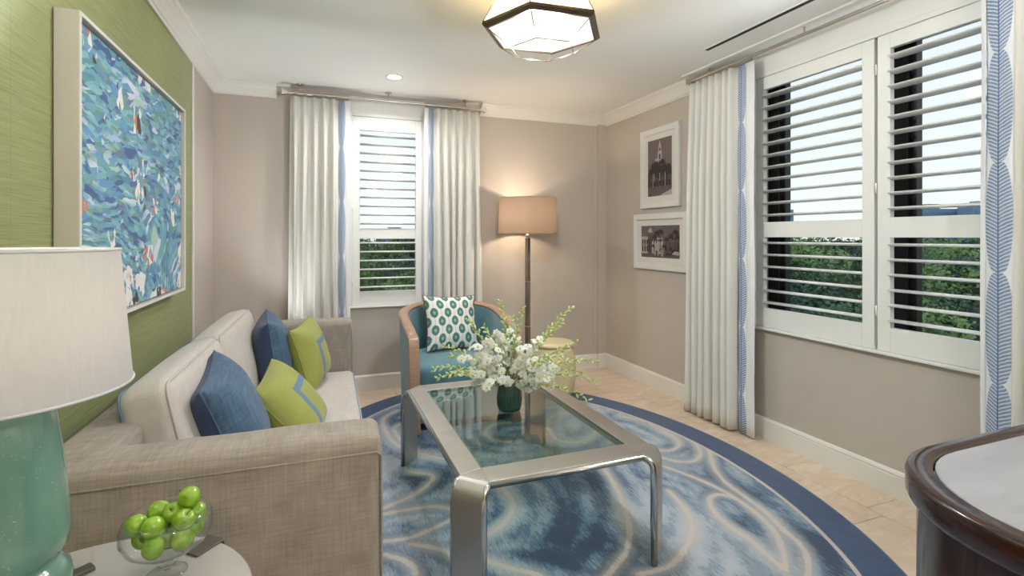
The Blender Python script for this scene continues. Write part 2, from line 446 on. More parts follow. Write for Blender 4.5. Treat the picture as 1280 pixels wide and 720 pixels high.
def m_feather():
    g = NT('feather_print'); uv = g.sep(g.coord('UV')); u = g.math('ABSOLUTE', uv[0]); v = uv[1]
    L = .46; fr = g.math('FRACT', g.math('DIVIDE', v, L))
    half = g.math('POWER', g.math('SINE', g.math('MULTIPLY', fr, PI)), .26)
    leaf = g.math('SUBTRACT', 1.0, g.step(g.math('SUBTRACT', u, g.math('MULTIPLY', half, 1.0)), -.05, .03))
    up = g.math('SIGN', g.math('SUBTRACT', fr, .5))
    wav = g.math('SUBTRACT', g.math('MULTIPLY', v, 78.0), g.math('MULTIPLY', g.math('MULTIPLY', g.math('POWER', u, .8), 2.3), -1.0))
    nz = g.noise(g.mapped(g.coord('UV'), (3, 40, 1)), 1, 2)
    st = g.step(g.math('SINE', g.math('ADD', g.math('MULTIPLY', wav, 5.2), g.math('MULTIPLY', nz, 3))), -.75, .2)
    rib = g.math('SUBTRACT', 1.0, g.step(u, .02, .07))
    c1 = g.mix(g.noise(g.mapped(g.coord('UV'), (2, 6, 1)), 1, 2), srgb(98, 118, 152), srgb(152, 168, 194))
    col = g.mix(st, srgb(204, 211, 224), c1); col = g.mix(rib, col, srgb(78, 104, 150))
    col = g.mix(leaf, srgb(232, 232, 236), col)
    g.bsdf(col, .85, **{'Specular IOR Level': .1}); return g.m
M['feather'] = m_feather()

def curtain(name, label, place, a, b1, b2, b3, ztop, zbot, pleats, seed, amp=.030, flare=.03, bandrise=.03, bando=None):
    """place(t, o) -> (x, y): t along the rod, o out from the wall line; drape a..b1, printed band b1..b2, leading edge b2..b3"""
    r = random.Random(seed); root = thing(name, label, 'curtain', (*place((a + b3) / 2, 0), 0), group='pleated curtain panels'); bx, by = place((a + b3) / 2, 0)
    ph = [r.uniform(-.25, .25) for _ in range(pleats + 2)]; am = [r.uniform(.75, 1.15) for _ in range(pleats + 2)]
    nU, nV = pleats * 14, 26
    def pt(t, o, z): x, y = place(t, o); return (x - bx, y - by, z)
    e = -amp * am[pleats] * 1.0 if bando is None else bando
    mb = MB(); vs = []; uv = []; fs = []
    for j in range(nV + 1):
        v = j / nV; z = ztop + (zbot - ztop) * v; A = amp * (.55 + .55 * min(1, v * 3)) 
        for i in range(nU + 1):
            u = i / nU; k = u * pleats; ki = int(k); f = k - ki; am_ = am[ki] * (1 - f) + am[min(ki + 1, pleats)] * f; p_ = ph[ki] * (1 - f) + ph[min(ki + 1, pleats)] * f
            w = math.sin(2 * PI * (k + p_ * min(1, v * 2)) - PI / 2)
            w = math.copysign(abs(w) ** .8, w); sw = .008 * mnoise.noise(Vector((u * 6, v * 1.6, seed))) * (1 + 2 * v)
            t = a + (b1 - a) * u; t = b1 + (t - b1) * (1 + flare * v); t += .012 * math.sin(2 * PI * (k + p_)) * v
            bl_ = max(0, (u - .93) / .07); bl_ = bl_ * bl_ * (3 - 2 * bl_)
            vs.append(pt(t, (A * am_ * w + sw) * (1 - bl_) + e * bl_, z)); uv.append((u * pleats * .14, v * 2.5))
    for j in range(nV):
        for i in range(nU):
            q = j * (nU + 1) + i; fs.append((q, q + 1, q + nU + 2, q + nU + 1))
    mb.add(vs, fs, 0, uv); d = mb.build('drape', M['drape'], root, smooth=True, uv=True)
    s = d.modifiers.new('thick', 'SOLIDIFY'); s.thickness = .003; s.offset = 0
    def strip(nm, t0, t1, o0, o1, mat, bow):
        mb = MB(); vs = []; uv = []; fs = []; n = 10
        for j in range(nV + 1):
            v = j / nV; z = ztop + (zbot - ztop) * v
            for i in range(n + 1):
                u = i / n; t = t0 + (t1 - t0) * u + .006 * mnoise.noise(Vector((seed, v * 3, 0))); o = o0 + (o1 - o0) * u + bow * math.sin(PI * u) + .012 * mnoise.noise(Vector((seed + 3, v * 2.2, u)))
                vs.append(pt(t, o, z)); uv.append((2 * u - 1, (ztop - z) + .07))
        for j in range(nV):
            for i in range(n):
                q = j * (n + 1) + i; fs.append((q, q + 1, q + n + 2, q + n + 1))
        mb.add(vs, fs, 0, uv); o = mb.build(nm, mat, root, smooth=True, uv=True)
        s = o.modifiers.new('thick', 'SOLIDIFY'); s.thickness = .003; s.offset = 0
        return o
    e = -amp * am[pleats] * 1.0 if bando is None else bando
    strip('printed_band', b1, b2, e, e + bandrise, M['feather'], .012)['label'] = 'blue feather print band along the leading edge'
    strip('lining_edge', b2, b3, e + bandrise, e + bandrise * 1.2, M['lead'], .004)
    return root
bk = lambda t, o: (t, 4.515 - o); rw = lambda t, o: (2.672 - o, t)
curtain('curtain', 'cream pleated curtain left of the back window, behind the sofa end', bk, -.205, .165, .222, .26, 2.488, .02, 5, 1, amp=.034)
curtain('curtain', 'cream pleated curtain right of the back window, beside the floor lamp', bk, 1.405, .975, .925, .885, 2.488, .02, 6, 2, amp=.034)
curtain('curtain', 'cream pleated curtain on the right wall next to the framed photographs', rw, 3.19, 2.735, 2.645, 2.575, 2.508, .02, 7, 3, amp=.034, bandrise=.02, flare=.10)
curtain('curtain', 'cream curtain at the right edge with wide blue feather band, above the dark cabinet', rw, .80, 1.215, 1.315, 1.335, 2.508, .02, 6, 4, bandrise=-.015, flare=0, bando=.035)

def rod(label, place, a, b, z, posts):
    root = thing('curtain_rod', label, 'curtain rod', (*place((a + b) / 2, 0), z)); bx, by = place((a + b) / 2, 0)
    P = lambda t, o, dz: (place(t, o)[0] - bx, place(t, o)[1] - by, dz)
    mb = MB(); mb.tube([P(a, 0, 0), P(b, 0, 0)], .011, 12); mb.build('pole', M['nickel'], root, smooth=True, bevel=.002)
    for t, s in ((a, -1), (b, 1)):
        mb = MB(); rs = []
        for q, h_ in ((0, .012), (.012, .013), (.05, .024), (.056, .022)):
            rs.append([P(t + s * q, h_ * cx, h_ * cz) for cx, cz in ((-1, -1), (1, -1), (1, 1), (-1, 1))])
        mb.rings(rs); mb.build('finial', M['nickel'], root, bevel=.002)
    for t in posts:
        mb = MB(); c = P(t, 0, 0); zt = H - z - .0005
        mb.lathe([(.026, zt - .008), (.028, zt - .004), (.028, zt)], 20, (c[0], c[1], 0)); mb.tube([(c[0], c[1], .0), (c[0], c[1], zt - .006)], .007, 10)
        mb.build('bracket', M['nickel'], root, smooth=True)
rod('brushed nickel curtain rod over the back window', bk, -.215, 1.40, 2.515, (-.13, .575, 1.265))
rod('long brushed nickel curtain rod over the right wall window', rw, .72, 3.15, 2.535, (.9, 1.5, 2.2, 2.98))

# ------------------------------------------------------------------ rug
RC = (1.10, 2.55); RA, RB = 1.387, 1.936
PXL = [
 [(830,583),(863,595),(893,608),(920,623),(947,643),(967,663),(978,687),(982,713)], [(915,622),(900,618),(887,623),(893,640),(913,658),(940,677),(963,697),(980,712)],
 [(887,563),(892,583),(907,603),(930,620),(957,640),(980,663),(1000,680),(1010,700),(1010,722)], [(780,521),(800,525),(840,535),(863,548),(875,563),(870,575),(850,577),(827,572)],
 [(813,530),(843,547),(848,557),(837,563),(817,562)], [(835,613),(857,637),(865,660),(858,683),(837,707),(800,718)],
 [(745,565),(753,582),(770,610),(783,643),(787,667),(782,690),(767,710),(757,722)], [(610,590),(627,607),(640,627),(638,643),(623,660),(600,672)],
 [(478,643),(510,637),(543,633),(567,637)], [(513,590),(537,593),(540,600),(520,617),(480,635)], [(480,677),(513,672),(547,658),(567,648)],
 [(513,680),(553,687),(570,697),(603,700),(637,710),(670,718),(700,735)], [(480,693),(510,703),(520,717)], [(497,513),(480,523),(483,540),(503,560),(560,575)],
 [(500,530),(493,537),(503,553)], [(723,513),(687,523),(693,547),(720,553),(743,543),(747,530),(723,513)], [(683,543),(650,552),(617,550),(607,540),(620,530),(657,527)]]
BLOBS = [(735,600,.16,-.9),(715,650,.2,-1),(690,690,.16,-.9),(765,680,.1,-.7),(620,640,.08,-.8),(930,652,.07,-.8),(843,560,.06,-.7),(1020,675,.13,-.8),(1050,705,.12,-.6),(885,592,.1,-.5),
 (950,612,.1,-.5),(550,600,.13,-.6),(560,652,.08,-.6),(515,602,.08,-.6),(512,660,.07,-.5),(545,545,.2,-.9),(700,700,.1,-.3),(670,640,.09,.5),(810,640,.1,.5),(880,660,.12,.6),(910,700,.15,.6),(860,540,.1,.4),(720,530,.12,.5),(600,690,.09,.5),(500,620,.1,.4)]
def m_rug():
    g = NT('rug_pile'); o = g.coord()
    at = lambda n: (lambda q: (setattr(q, 'attribute_name', n), q.outputs['Fac'])[1])(g.n('ShaderNodeAttribute'))
    line, tone, edge = at('line_d'), at('tone'), at('edge_d')
    fine = g.noise(g.mapped(o, (105, 20, 1)), 1, 2, .6); mid = g.noise(g.mapped(o, (16, 8, 1)), 1, 4, .6)
    t = g.math('ADD', tone, g.math('ADD', g.math('MULTIPLY', g.math('SUBTRACT', fine, .5), .55), g.math('MULTIPLY', g.math('SUBTRACT', mid, .5), .5)))
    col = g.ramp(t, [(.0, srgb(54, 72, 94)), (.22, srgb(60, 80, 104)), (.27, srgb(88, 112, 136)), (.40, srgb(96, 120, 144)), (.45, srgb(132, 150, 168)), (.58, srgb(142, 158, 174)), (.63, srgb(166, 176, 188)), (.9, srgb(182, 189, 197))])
    ld = g.math('ADD', line, g.math('ADD', g.math('MULTIPLY', g.math('SUBTRACT', fine, .5), .03), g.math('MULTIPLY', g.math('SUBTRACT', mid, .5), .022)))
    halo = g.math('SUBTRACT', 1.0, g.step(g.math('ADD', ld, g.math('MULTIPLY', g.math('SUBTRACT', mid, .5), .05)), .012, .06))
    col = g.mix(g.math('MULTIPLY', halo, .5), col, srgb(190, 184, 178))
    core = g.math('SUBTRACT', 1.0, g.step(ld, .008, .017)); col = g.mix(g.math('MULTIPLY', core, .9), col, srgb(200, 191, 182))
    e = g.math('ADD', edge, g.math('MULTIPLY', g.math('SUBTRACT', fine, .5), .006))
    cream = g.math('SUBTRACT', 1.0, g.step(e, .196, .202)); col = g.mix(cream, col, srgb(196, 188, 180))
    nav = g.mix(g.math('MULTIPLY_ADD', mid, .8, g.math('MULTIPLY', fine, .4)), srgb(44, 62, 94), srgb(76, 98, 132))
    col = g.mix(g.math('SUBTRACT', 1.0, g.step(e, .176, .182)), col, nav)
    g.bsdf(col, .95, 0, g.bump(fine, .5, .004), **{'Sheen Weight': .3, 'Specular IOR Level': .1}); return g.m
def build_rug():
    nr, ns = 130, 640; zt = .009
    rho = np.r_[0.004, np.linspace(.02, 1, nr)]; th = np.linspace(0, 2 * PI, ns, endpoint=False)
    R_, T_ = np.meshgrid(rho, th, indexing='ij'); X = RC[0] + RA * R_ * np.cos(T_); Y = RC[1] + RB * R_ * np.sin(T_)
    xs = X.ravel(); ys = Y.ravel()
    ld = np.full(xs.shape, 9.0)
    segs = []
    for pl in PXL:
        q = [onz(px, py, .009) for px, py in pl]; q = [(p.x, p.y) for p in q]
        sm = []                                            # Catmull-Rom smoothing
        for i in range(len(q) - 1):
            p0, p1, p2, p3 = q[max(i - 1, 0)], q[i], q[i + 1], q[min(i + 2, len(q) - 1)]
            for s in range(6):
                t = s / 6; sm.append(tuple(.5 * (2 * p1[k] + (p2[k] - p0[k]) * t + (2 * p0[k] - 5 * p1[k] + 4 * p2[k] - p3[k]) * t * t + (3 * p1[k] - p0[k] - 3 * p2[k] + p3[k]) * t ** 3) for k in (0, 1)))
        sm.append(q[-1]); segs += list(zip(sm[:-1], sm[1:]))
    # swirls for the part of the rug the photograph hides
    for k in range(4):
        cx, cy = [(-.05, 1.1), (.9, .95), (1.5, 1.0), (0, 3.2)][k]; pts = [(cx + (.1 + .02 * i) * math.cos(i * .45 + k), cy + (.14 + .03 * i) * math.sin(i * .45 + k)) for i in range(13)]
        segs += list(zip(pts[:-1], pts[1:]))
    for (a, b) in segs:
        dx, dy = b[0] - a[0], b[1] - a[1]; L = dx * dx + dy * dy + 1e-9
        t = np.clip(((xs - a[0]) * dx + (ys - a[1]) * dy) / L, 0, 1)
        ld = np.minimum(ld, np.hypot(xs - a[0] - t * dx, ys - a[1] - t * dy))
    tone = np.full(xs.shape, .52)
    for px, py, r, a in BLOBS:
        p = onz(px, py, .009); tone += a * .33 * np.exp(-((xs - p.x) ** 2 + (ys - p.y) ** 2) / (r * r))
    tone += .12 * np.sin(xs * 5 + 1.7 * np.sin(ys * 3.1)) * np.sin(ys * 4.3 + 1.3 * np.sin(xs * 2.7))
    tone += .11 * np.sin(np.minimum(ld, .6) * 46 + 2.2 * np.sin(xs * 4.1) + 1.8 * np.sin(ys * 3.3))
    grad = np.hypot(np.cos(T_) / RA, np.sin(T_) / RB); edge = ((1 - R_) / grad).ravel()
    v = np.c_[xs - RC[0], ys - RC[1], np.full(xs.shape, zt)].tolist()
    n0 = len(v); v += [(RA * 1.0005 * math.cos(t), RB * 1.0005 * math.sin(t), .0005) for t in th]
    f = []
    for i in range(nr):
        for j in range(ns):
            k = (j + 1) % ns; f.append((i * ns + j, (i + 1) * ns + j, (i + 1) * ns + k, i * ns + k))
    for j in range(ns): k = (j + 1) % ns; f.append((nr * ns + j, n0 + j, n0 + k, nr * ns + k))
    me = bpy.data.meshes.new('rug'); me.from_pydata(v, [], f); me.materials.append(m_rug())
    pad = lambda arr, val: np.r_[arr, np.full(ns, val)].astype(np.float32)
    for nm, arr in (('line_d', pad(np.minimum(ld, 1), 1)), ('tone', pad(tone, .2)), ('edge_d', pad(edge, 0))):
        at = me.attributes.new(nm, 'FLOAT', 'POINT'); at.data.foreach_set('value', arr)
    me.polygons.foreach_set('use_smooth', [True] * len(me.polygons)); me.update()
    o = bpy.data.objects.new('rug', me); COL.objects.link(o); o.location = (RC[0], RC[1], 0)
    tag(o, 'large oval rug with blue and cream swirls and a navy border under the coffee table', 'rug')
build_rug()
RZ = .009

# ------------------------------------------------------------------ sofa
M['linen'] = woven('sofa_linen', srgb(156, 145, 136), .17, 190)
M['velvet_cream'] = woven('sofa_cushion', srgb(200, 192, 184), .06, 300)
M['piping_blue'] = plain('piping_blue', srgb(112, 140, 172), .8, var=.1, scale=200)
M['wood_dark'] = plain('dark_wood', srgb(52, 32, 24), .4, var=.2, scale=15)
SX0, SX1, SY0, SY1, SA = -.68, .215, 1.585, 4.02, .75
sofa = thing('sofa', 'long cream linen sofa with blue piping against the green wall', 'sofa', ((SX0 + SX1) / 2, (SY0 + SY1) / 2, 0), math.radians(-1.3))
ox, oy = (SX0 + SX1) / 2, (SY0 + SY1) / 2
def soft(name, x0, x1, y0, y1, z0, z1, r, puff, mat, parent, base=(0, 0), n=14, rot=None, seed=0, noise=.002):
    mb = MB(); cushion(mb, x1 - x0, y1 - y0, z1 - z0, r, puff, n, noise, seed)
    return mb.build(name, mat, parent, smooth=True, loc=((x0 + x1) / 2 - base[0], (y0 + y1) / 2 - base[1], (z0 + z1) / 2), rot=rot)
for k, (a, b) in enumerate(((SY0, SY0 + .2), (SY1 - .2, SY1))):
    arm = soft('arm', SX0, SX1, a, b, .06, SA, .035, (0, .006, .006), M['linen'], sofa, (ox, oy), 20, seed=k)
    cxa, cya, cza = (SX0 + SX1) / 2, (a + b) / 2, (.06 + SA) / 2
    yy = (a - .0015 if k == 0 else b + .0015) - cya
    mb = MB(); mb.tube([(SX0 + .03 - cxa, yy, SA - .045 - cza), (SX1 - .02 - cxa, yy, SA - .045 - cza), (SX1 - .008 - cxa, yy + (.008 if k == 0 else -.008), SA - .06 - cza), (SX1 - .006 - cxa, yy + (.008 if k == 0 else -.008), .08 - cza)], .0035, 6)
    mb.build('seam', M['linen'], arm, smooth=True)
    yy = (b + .001 if k == 0 else a - .001) - cya
    mb = MB(); mb.tube([(SX1 - .012 - cxa, yy - (.006 if k == 0 else -.006), SA - .03 - cza), (SX1 - .004 - cxa, yy - (.01 if k == 0 else -.01), SA - .06 - cza), (SX1 - .004 - cxa, yy - (.01 if k == 0 else -.01), .42 - cza)], .003, 6); mb.build('piping', M['velvet_cream'], arm, smooth=True)
soft('back', SX0 + .001, SX0 + .18, SY0 + .03, SY1 - .03, .06, SA + .003, .03, (.0, 0, .003), M['linen'], sofa, (ox, oy), 16)
soft('base', SX0 + .18, SX1 - .02, SY0 + .2, SY1 - .2, .06, .25, .02, (0, 0, 0), M['linen'], sofa, (ox, oy), 8)
def rrect_path(hx, hy, r, z, n=6):
    pts = []
    for (sx, sy, a0) in ((1, 1, 0), (-1, 1, 90), (-1, -1, 180), (1, -1, 270)):
        for i in range(n + 1):
            t = math.radians(a0 + 90 * i / n); pts.append((sx * (hx - r) + r * math.cos(t), sy * (hy - r) + r * math.sin(t), z))
    return pts
seat = soft('seat_cushion', SX0 + .17, .222, SY0 + .203, SY1 - .203, .245, .405, .045, (.006, 0, .018), M['velvet_cream'], sofa, (ox, oy), 22)
hx, hy = (.222 - SX0 - .17) / 2, (SY1 - SY0 - .406) / 2
for z in (.05, -.05):
    mb = MB(); mb.tube([(p[0] - .002, p[1] * .999, p[2] + (.012 if z > 0 else 0)) for p in rrect_path(hx - .006, hy - .006, .05, z)], .004, 6, True); mb.build('piping', M['piping_blue'], seat, smooth=True)
bl = (SY1 - SY0 - .4) / 2
for k in range(2):
    y0 = SY0 + .2 + bl * k
    y0 += .16 if k == 0 else 0; cl = bl - (.16 if k == 0 else 0) - .012
    bc = soft('back_cushion', -.565, -.405, y0 + .006, y0 + .006 + cl, .39, .865, .048, (.034, .004, .012), M['velvet_cream'], sofa, (ox, oy), 22, (0, -math.radians(12), 0), k, .0008)
    bc.location.x += .02
    for xx in (-.067, .067):
        pts = [(xx, q[0], q[1]) for q in rrect_path(cl / 2 - .0125, .475 / 2 - .0105, .04, 0)]
        mb = MB(); mb.tube(pts, .0048, 6, True); mb.build('piping', M['piping_blue'] if xx < 0 else M['velvet_cream'], bc, smooth=True)
for x in (SX0 + .07, SX1 - .07):
    for y in (SY0 + .07, SY1 - .07):
        mb = MB(); mb.lathe([(.018, RZ if x > 0 else 0), (.028, .07)], 12, (x - ox, y - oy, 0)); mb.build('leg', M['wood_dark'], sofa, smooth=True, bevel=.002)

# throw pillows
M['blue_weave'] = woven('pillow_blue_weave', srgb(80, 104, 130), .22, 170, kind='Object', bump=.5)
M['blue_plain'] = woven('pillow_navy', srgb(62, 76, 106), .08, 420)
def m_green():
    g = NT('pillow_green_tape'); uv = g.sep(g.coord('UV')); o = g.coord()
    mx = g.math('MAXIMUM', g.math('ABSOLUTE', g.math('ADD', uv[0], .3)), g.math('ABSOLUTE', g.math('ADD', uv[1], .3)))
    d = g.math('ABSOLUTE', g.math('SUBTRACT', mx, .64)); band = g.math('SUBTRACT', 1.0, g.step(d, .085, .095))
    nz = g.noise(g.mapped(o, (300, 300, 60)), 1, 2); big = g.noise(o, 9, 3)
    col = g.mix(g.math('MULTIPLY_ADD', nz, .5, g.math('MULTIPLY', big, .5)), srgb(138, 144, 62), srgb(172, 174, 96))
    rib = g.step(g.math('SINE', g.math('MULTIPLY', g.math('ADD', uv[0], uv[1]), 260)), -.6, .6)
    tape = g.mix(g.math('MULTIPLY', rib, .5), srgb(88, 120, 152), srgb(118, 148, 176))
    g.bsdf(g.mix(band, col, tape), .9, 0, g.bump(g.math('ADD', nz, band), .3, .002), **{'Sheen Weight': .2}); return g.m
M['green_pillow'] = m_green()
M['green_plain'] = woven('pillow_green', srgb(154, 158, 80), .1, 300)
def throw(label, s, t, mats, loc, rx, ry, rz, edge_mat, seed):
    root = thing('throw_pillow', label, 'pillow', loc, group='throw pillows on the sofa'); root.rotation_euler = (math.radians(rx), math.radians(ry), math.radians(rz))
    pillow_mesh('cover', s, t, mats, root, seed)
    mb = MB(); mb.tube(pillow_edge(s), .0035, 6, True); mb.build('piping', edge_mat, root, smooth=True); return root
throw('blue woven throw pillow nearest the front arm of the sofa', .47, .23, [M['blue_weave'], M['blue_plain']], (-.315, 2.28, .62), 20, 6, -86, M['blue_weave'], 1)
throw('blue woven throw pillow standing upright toward the far end of the sofa', .46, .22, [M['blue_weave'], M['blue_plain']], (-.255, 3.47, .635), 8, 3, -84, M['blue_weave'], 2)
throw('green throw pillow with blue tape lying back against the nearer blue pillow', .41, .2, [M['green_pillow'], M['green_plain']], (-.115, 2.66, .54), 38, 8, -98, M['green_plain'], 3)
throw('green throw pillow with blue tape against the far sofa arm', .41, .19, [M['green_pillow'], M['green_plain']], (-.045, 3.5, .605), 16, 4, -104, M['green_plain'], 4)

# ------------------------------------------------------------------ coffee table
def m_brushed():
    g = NT('brushed_steel'); o = g.coord()
    a = g.noise(g.mapped(o, (4, 400, 400)), 1, 2); b = g.noise(o, 5, 3)
    col = g.ramp(g.math('MULTIPLY_ADD', a, .6, g.math('MULTIPLY', b, .4)), [(.3, srgb(178, 173, 166)), (.7, srgb(200, 196, 189))])
    g.bsdf(col, g.math('MULTIPLY_ADD', a, .15, .36), 1.0, g.bump(a, .05, .0005)); return g.m
M['steel'] = m_brushed()
M['chrome'] = plain('polished_steel', srgb(200, 198, 196), .16, 1.0, var=.03)
TX0, TX1, TY0, TY1, TZ = .50, 1.335, 1.775, 3.07, .455
tcx, tcy = (TX0 + TX1) / 2, (TY0 + TY1) / 2; hx, hy = (TX1 - TX0) / 2, (TY1 - TY0) / 2; CH = .088
tbl = thing('coffee_table', 'brushed steel coffee table with glass top on the oval rug', 'coffee table', (tcx, tcy, 0))
ix, iy = .325, .53
th_ = .03
octo = [(-hx + CH, -hy), (hx - CH, -hy), (hx, -hy + CH), (hx, hy - CH), (hx - CH, hy), (-hx + CH, hy), (-hx, hy - CH), (-hx, -hy + CH)]
inn = [(-ix, -iy), (ix, -iy), (ix, iy), (-ix, iy)]
def rail(poly, name):
    mb = MB(); mb.prism(poly, TZ - th_, TZ); return mb.build(name, M['steel'], tbl, bevel=.0025)
g_ = .0004
rail([octo[0], octo[1], inn[1], inn[0]], 'rail'); rail([octo[4], octo[5], inn[3], inn[2]], 'rail')
rail([octo[2], octo[3], inn[2], inn[1]], 'rail'); rail([octo[6], octo[7], inn[0], inn[3]], 'rail')
def bend_path(r, h, n=8):     # (outward, z) from the top edge down to the floor
    pts = [(0, 0)]
    for i in range(1, n + 1):
        t = PI / 2 * i / n; pts.append((r * math.sin(t), -r * (1 - math.cos(t))))
    pts.append((r, -h)); return pts
LR = .062
corners = [((octo[7], octo[0]), inn[0]), ((octo[1], octo[2]), inn[1]), ((octo[3], octo[4]), inn[2]), ((octo[5], octo[6]), inn[3])]
for (a, b), c in corners:
    a, b, c = Vector((*a, 0)), Vector((*b, 0)), Vector((*c, 0)); mid = (a + b) / 2; out = mid.copy(); e = (b - a).normalized(); out = Vector((e.y, -e.x, 0))
    mb = MB(); mb.prism([tuple(a[:2]), tuple(b[:2]), tuple(c[:2])], TZ - th_, TZ)
    rs = []
    outer = bend_path(LR, TZ - RZ); inner = [(0, -th_)] + [((LR - th_) * math.sin(PI / 2 * i / 8), -th_ - (LR - th_) * (1 - math.cos(PI / 2 * i / 8))) for i in range(1, 9)] + [(LR - th_, -(TZ - RZ))]
    for (o1, z1), (o2, z2) in zip(outer, inner):
        rs.append([tuple(a + out * o1 + Vector((0, 0, TZ + z1))), tuple(b + out * o1 + Vector((0, 0, TZ + z1))), tuple(b + out * o2 + Vector((0, 0, TZ + z2))), tuple(a + out * o2 + Vector((0, 0, TZ + z2)))])
    mb.rings(rs); mb.build('leg', M['steel'], tbl, bevel=.0015, angle=1.2)
# rounded polished bead that follows each side and runs down the legs
for k in range(4):
    (a1, b1), _ = corners[k]; (a2, b2), _ = corners[(k + 1) % 4]
    s, t = Vector((*b1, 0)), Vector((*a2, 0))
    e1 = (Vector((*b1, 0)) - Vector((*a1, 0))).normalized(); o1 = Vector((e1.y, -e1.x, 0)); e2 = (Vector((*b2, 0)) - Vector((*a2, 0))).normalized(); o2 = Vector((e2.y, -e2.x, 0))
    pth = bend_path(LR, TZ - RZ); zc = -th_ / 2
    P1 = [s + o1 * max(0, p - th_ / 2 * min(1, p / LR)) + Vector((0, 0, max(RZ + .002, TZ + z - (th_ / 2) * (1 - min(1, p / LR) * .98)))) for p, z in pth]
    P2 = [t + o2 * max(0, p - th_ / 2 * min(1, p / LR)) + Vector((0, 0, max(RZ + .002, TZ + z - (th_ / 2) * (1 - min(1, p / LR) * .98)))) for p, z in pth]
    mb = MB(); mb.tube([tuple(p) for p in reversed(P1)] + [tuple(p) for p in P2], .0125, 10); mb.build('bead', M['chrome'], tbl, smooth=True)
mb = MB(); mb.box(-ix + .0015, ix - .0015, -iy + .0015, iy - .0015, TZ - .012, TZ - .002)
gt = mb.build('glass_top', M['tableglass'], tbl)
mb = MB()
for x0, x1, y0, y1 in ((-ix + .0005, ix - .0005, -iy, -iy + .0012), (-ix, ix, iy - .0012, iy), (-ix, -ix + .0012, -iy, iy), (ix - .0012, ix, -iy, iy)): mb.box(x0, x1, y0, y1, TZ - .013, TZ - .0015)
mb.build('glass_edge', M['glassedge'], gt)
mb = MB()
for x0, x1, y0, y1 in ((-ix, ix, -iy, -iy + .014), (-ix, ix, iy - .014, iy), (-ix, -ix + .014, -iy + .014, iy - .014), (ix - .014, ix, -iy + .014, iy - .014)): mb.box(x0, x1, y0, y1, TZ - .024, TZ - .0135)
mb.build('ledge', M['steel'], tbl)

# ------------------------------------------------------------------ barrel armchair
M['teal'] = plain('teal_velvet', srgb(82, 130, 144), .75, var=.12, scale=10, bump=.15, bscale=400, **{'Sheen Weight': .4})
def m_wood(name, c1, c2, rough=.35, sc=(3, 60, 60)):
    g = NT(name); o = g.coord(); a = g.noise(g.mapped(o, sc), 1, 4, .6, .5); b = g.noise(o, 4, 2)
    col = g.mix(g.math('MULTIPLY_ADD', a, .8, g.math('MULTIPLY', b, .2)), c1, c2); g.bsdf(col, rough, 0, g.bump(a, .05, .0006), **{'Coat Weight': .25, 'Coat Roughness': .15}); return g.m
M['walnut'] = m_wood('light_walnut', srgb(140, 106, 84), srgb(188, 154, 128), sc=(14, 14, 70))
CX, CYF, CYC, CR = .98, 3.46, 3.86, .41
chair = thing('barrel_armchair', 'teal upholstered barrel armchair with a curved wooden rim facing the coffee table', 'armchair', (CX, CYC, 0))
def upath(rad, n=28):
    pts = [(-rad, CYF - CYC + (0 - (CYF - CYC)) * i / 6) for i in range(7)]
    pts += [(rad * math.cos(PI - PI * i / n), (rad - .02 * 0) * math.sin(PI * i / n) * .92) for i in range(1, n)]
    pts += [(rad, (CYF - CYC) * i / 6) for i in range(7)]
    return pts
def rimz(x, y): f = max(0, min(1, (y - (CYF - CYC)) / (.377 - (CYF - CYC)))); return .655 + .155 * (f ** .8)
def shell(name, r0, r1, z0, mat, inset=.018):
    mb = MB(); A, B = upath(r0), upath(r1); rs = []
    for (x0, y0), (x1, y1) in zip(A, B):
        zt = rimz(x0, y0) - inset; taper = lambda x, y, z: (x * (1 - .05 * (1 - z / .7)), y * (1 - .05 * (1 - z / .7)) if y > 0 else y, z)
        rs.append([taper(x0, y0, z0), taper(x0, y0, z0 + (zt - z0) * .5), (x0, y0, zt), (x1, y1, zt), taper(x1, y1, z0 + (zt - z0) * .5), taper(x1, y1, z0)])
    mb.rings(rs); return mb.build(name, mat, chair, smooth=False, bevel=.006)
shell('outer_back', CR - .004, CR - .03, .055, M['teal'])
shell('inner_back', CR - .03, CR - .075, .2, M['teal'], .012)
mb = MB(); rs = []
path = upath(CR - .034); n0 = len(path)
for (x, y) in path:
    z = rimz(x, y); L = math.hypot(x, y) if y > 0 else abs(x); nx, ny = (x / L, y / L) if y > 0 else (math.copysign(1, x), 0); w_, h_ = .038, .02
    rs.append([(x + nx * w_ * math.cos(q) * (1 if abs(math.cos(q)) < .9 else 1), y + ny * w_ * math.cos(q), z + h_ * math.sin(q)) for q in (2 * PI * j / 12 for j in range(12))])
mb.rings(rs); mb.build('rim', M['walnut'], chair, smooth=True)
for s in (-1, 1):
    mb = MB(); x = s * (CR - .034); y = CYF - CYC; rs = []
    for (yy, z, ty) in ((y + .03, .655, 1), (y + .004, .655, .8), (y - .008, .64, .45), (y - .012, .60, 0), (y - .012, .3, 0), (y - .006, .012, 0)):
        xx = x * (1 - .03 * max(0, 1 - z / .65))
        d = Vector((0, 1, 0)) * (1 - ty) + Vector((0, 0, 1)) * ty; d.normalize(); d *= .02 if ty else .024
        rs.append([(xx - .036, yy - d.y, z + d.z * (1 if ty else 0)), (xx + .036, yy - d.y, z + d.z * (1 if ty else 0)), (xx + .036, yy + d.y, z - d.z * (1 if ty else 0)), (xx - .036, yy + d.y, z - d.z * (1 if ty else 0))])
    mb.rings(rs); mb.build('front_post', M['walnut'], chair, bevel=.008, seg=3)
mb = MB(); ro = CR - .08
poly = [(-ro, CYF - CYC + .03)] + [(x * (ro / CR), y * (ro / CR)) for x, y in upath(CR)[7:-7]] + [(ro, CYF - CYC + .03)]
mb.prism(poly, .06, .30); mb.build('seat_base', M['teal'], chair, bevel=.012)
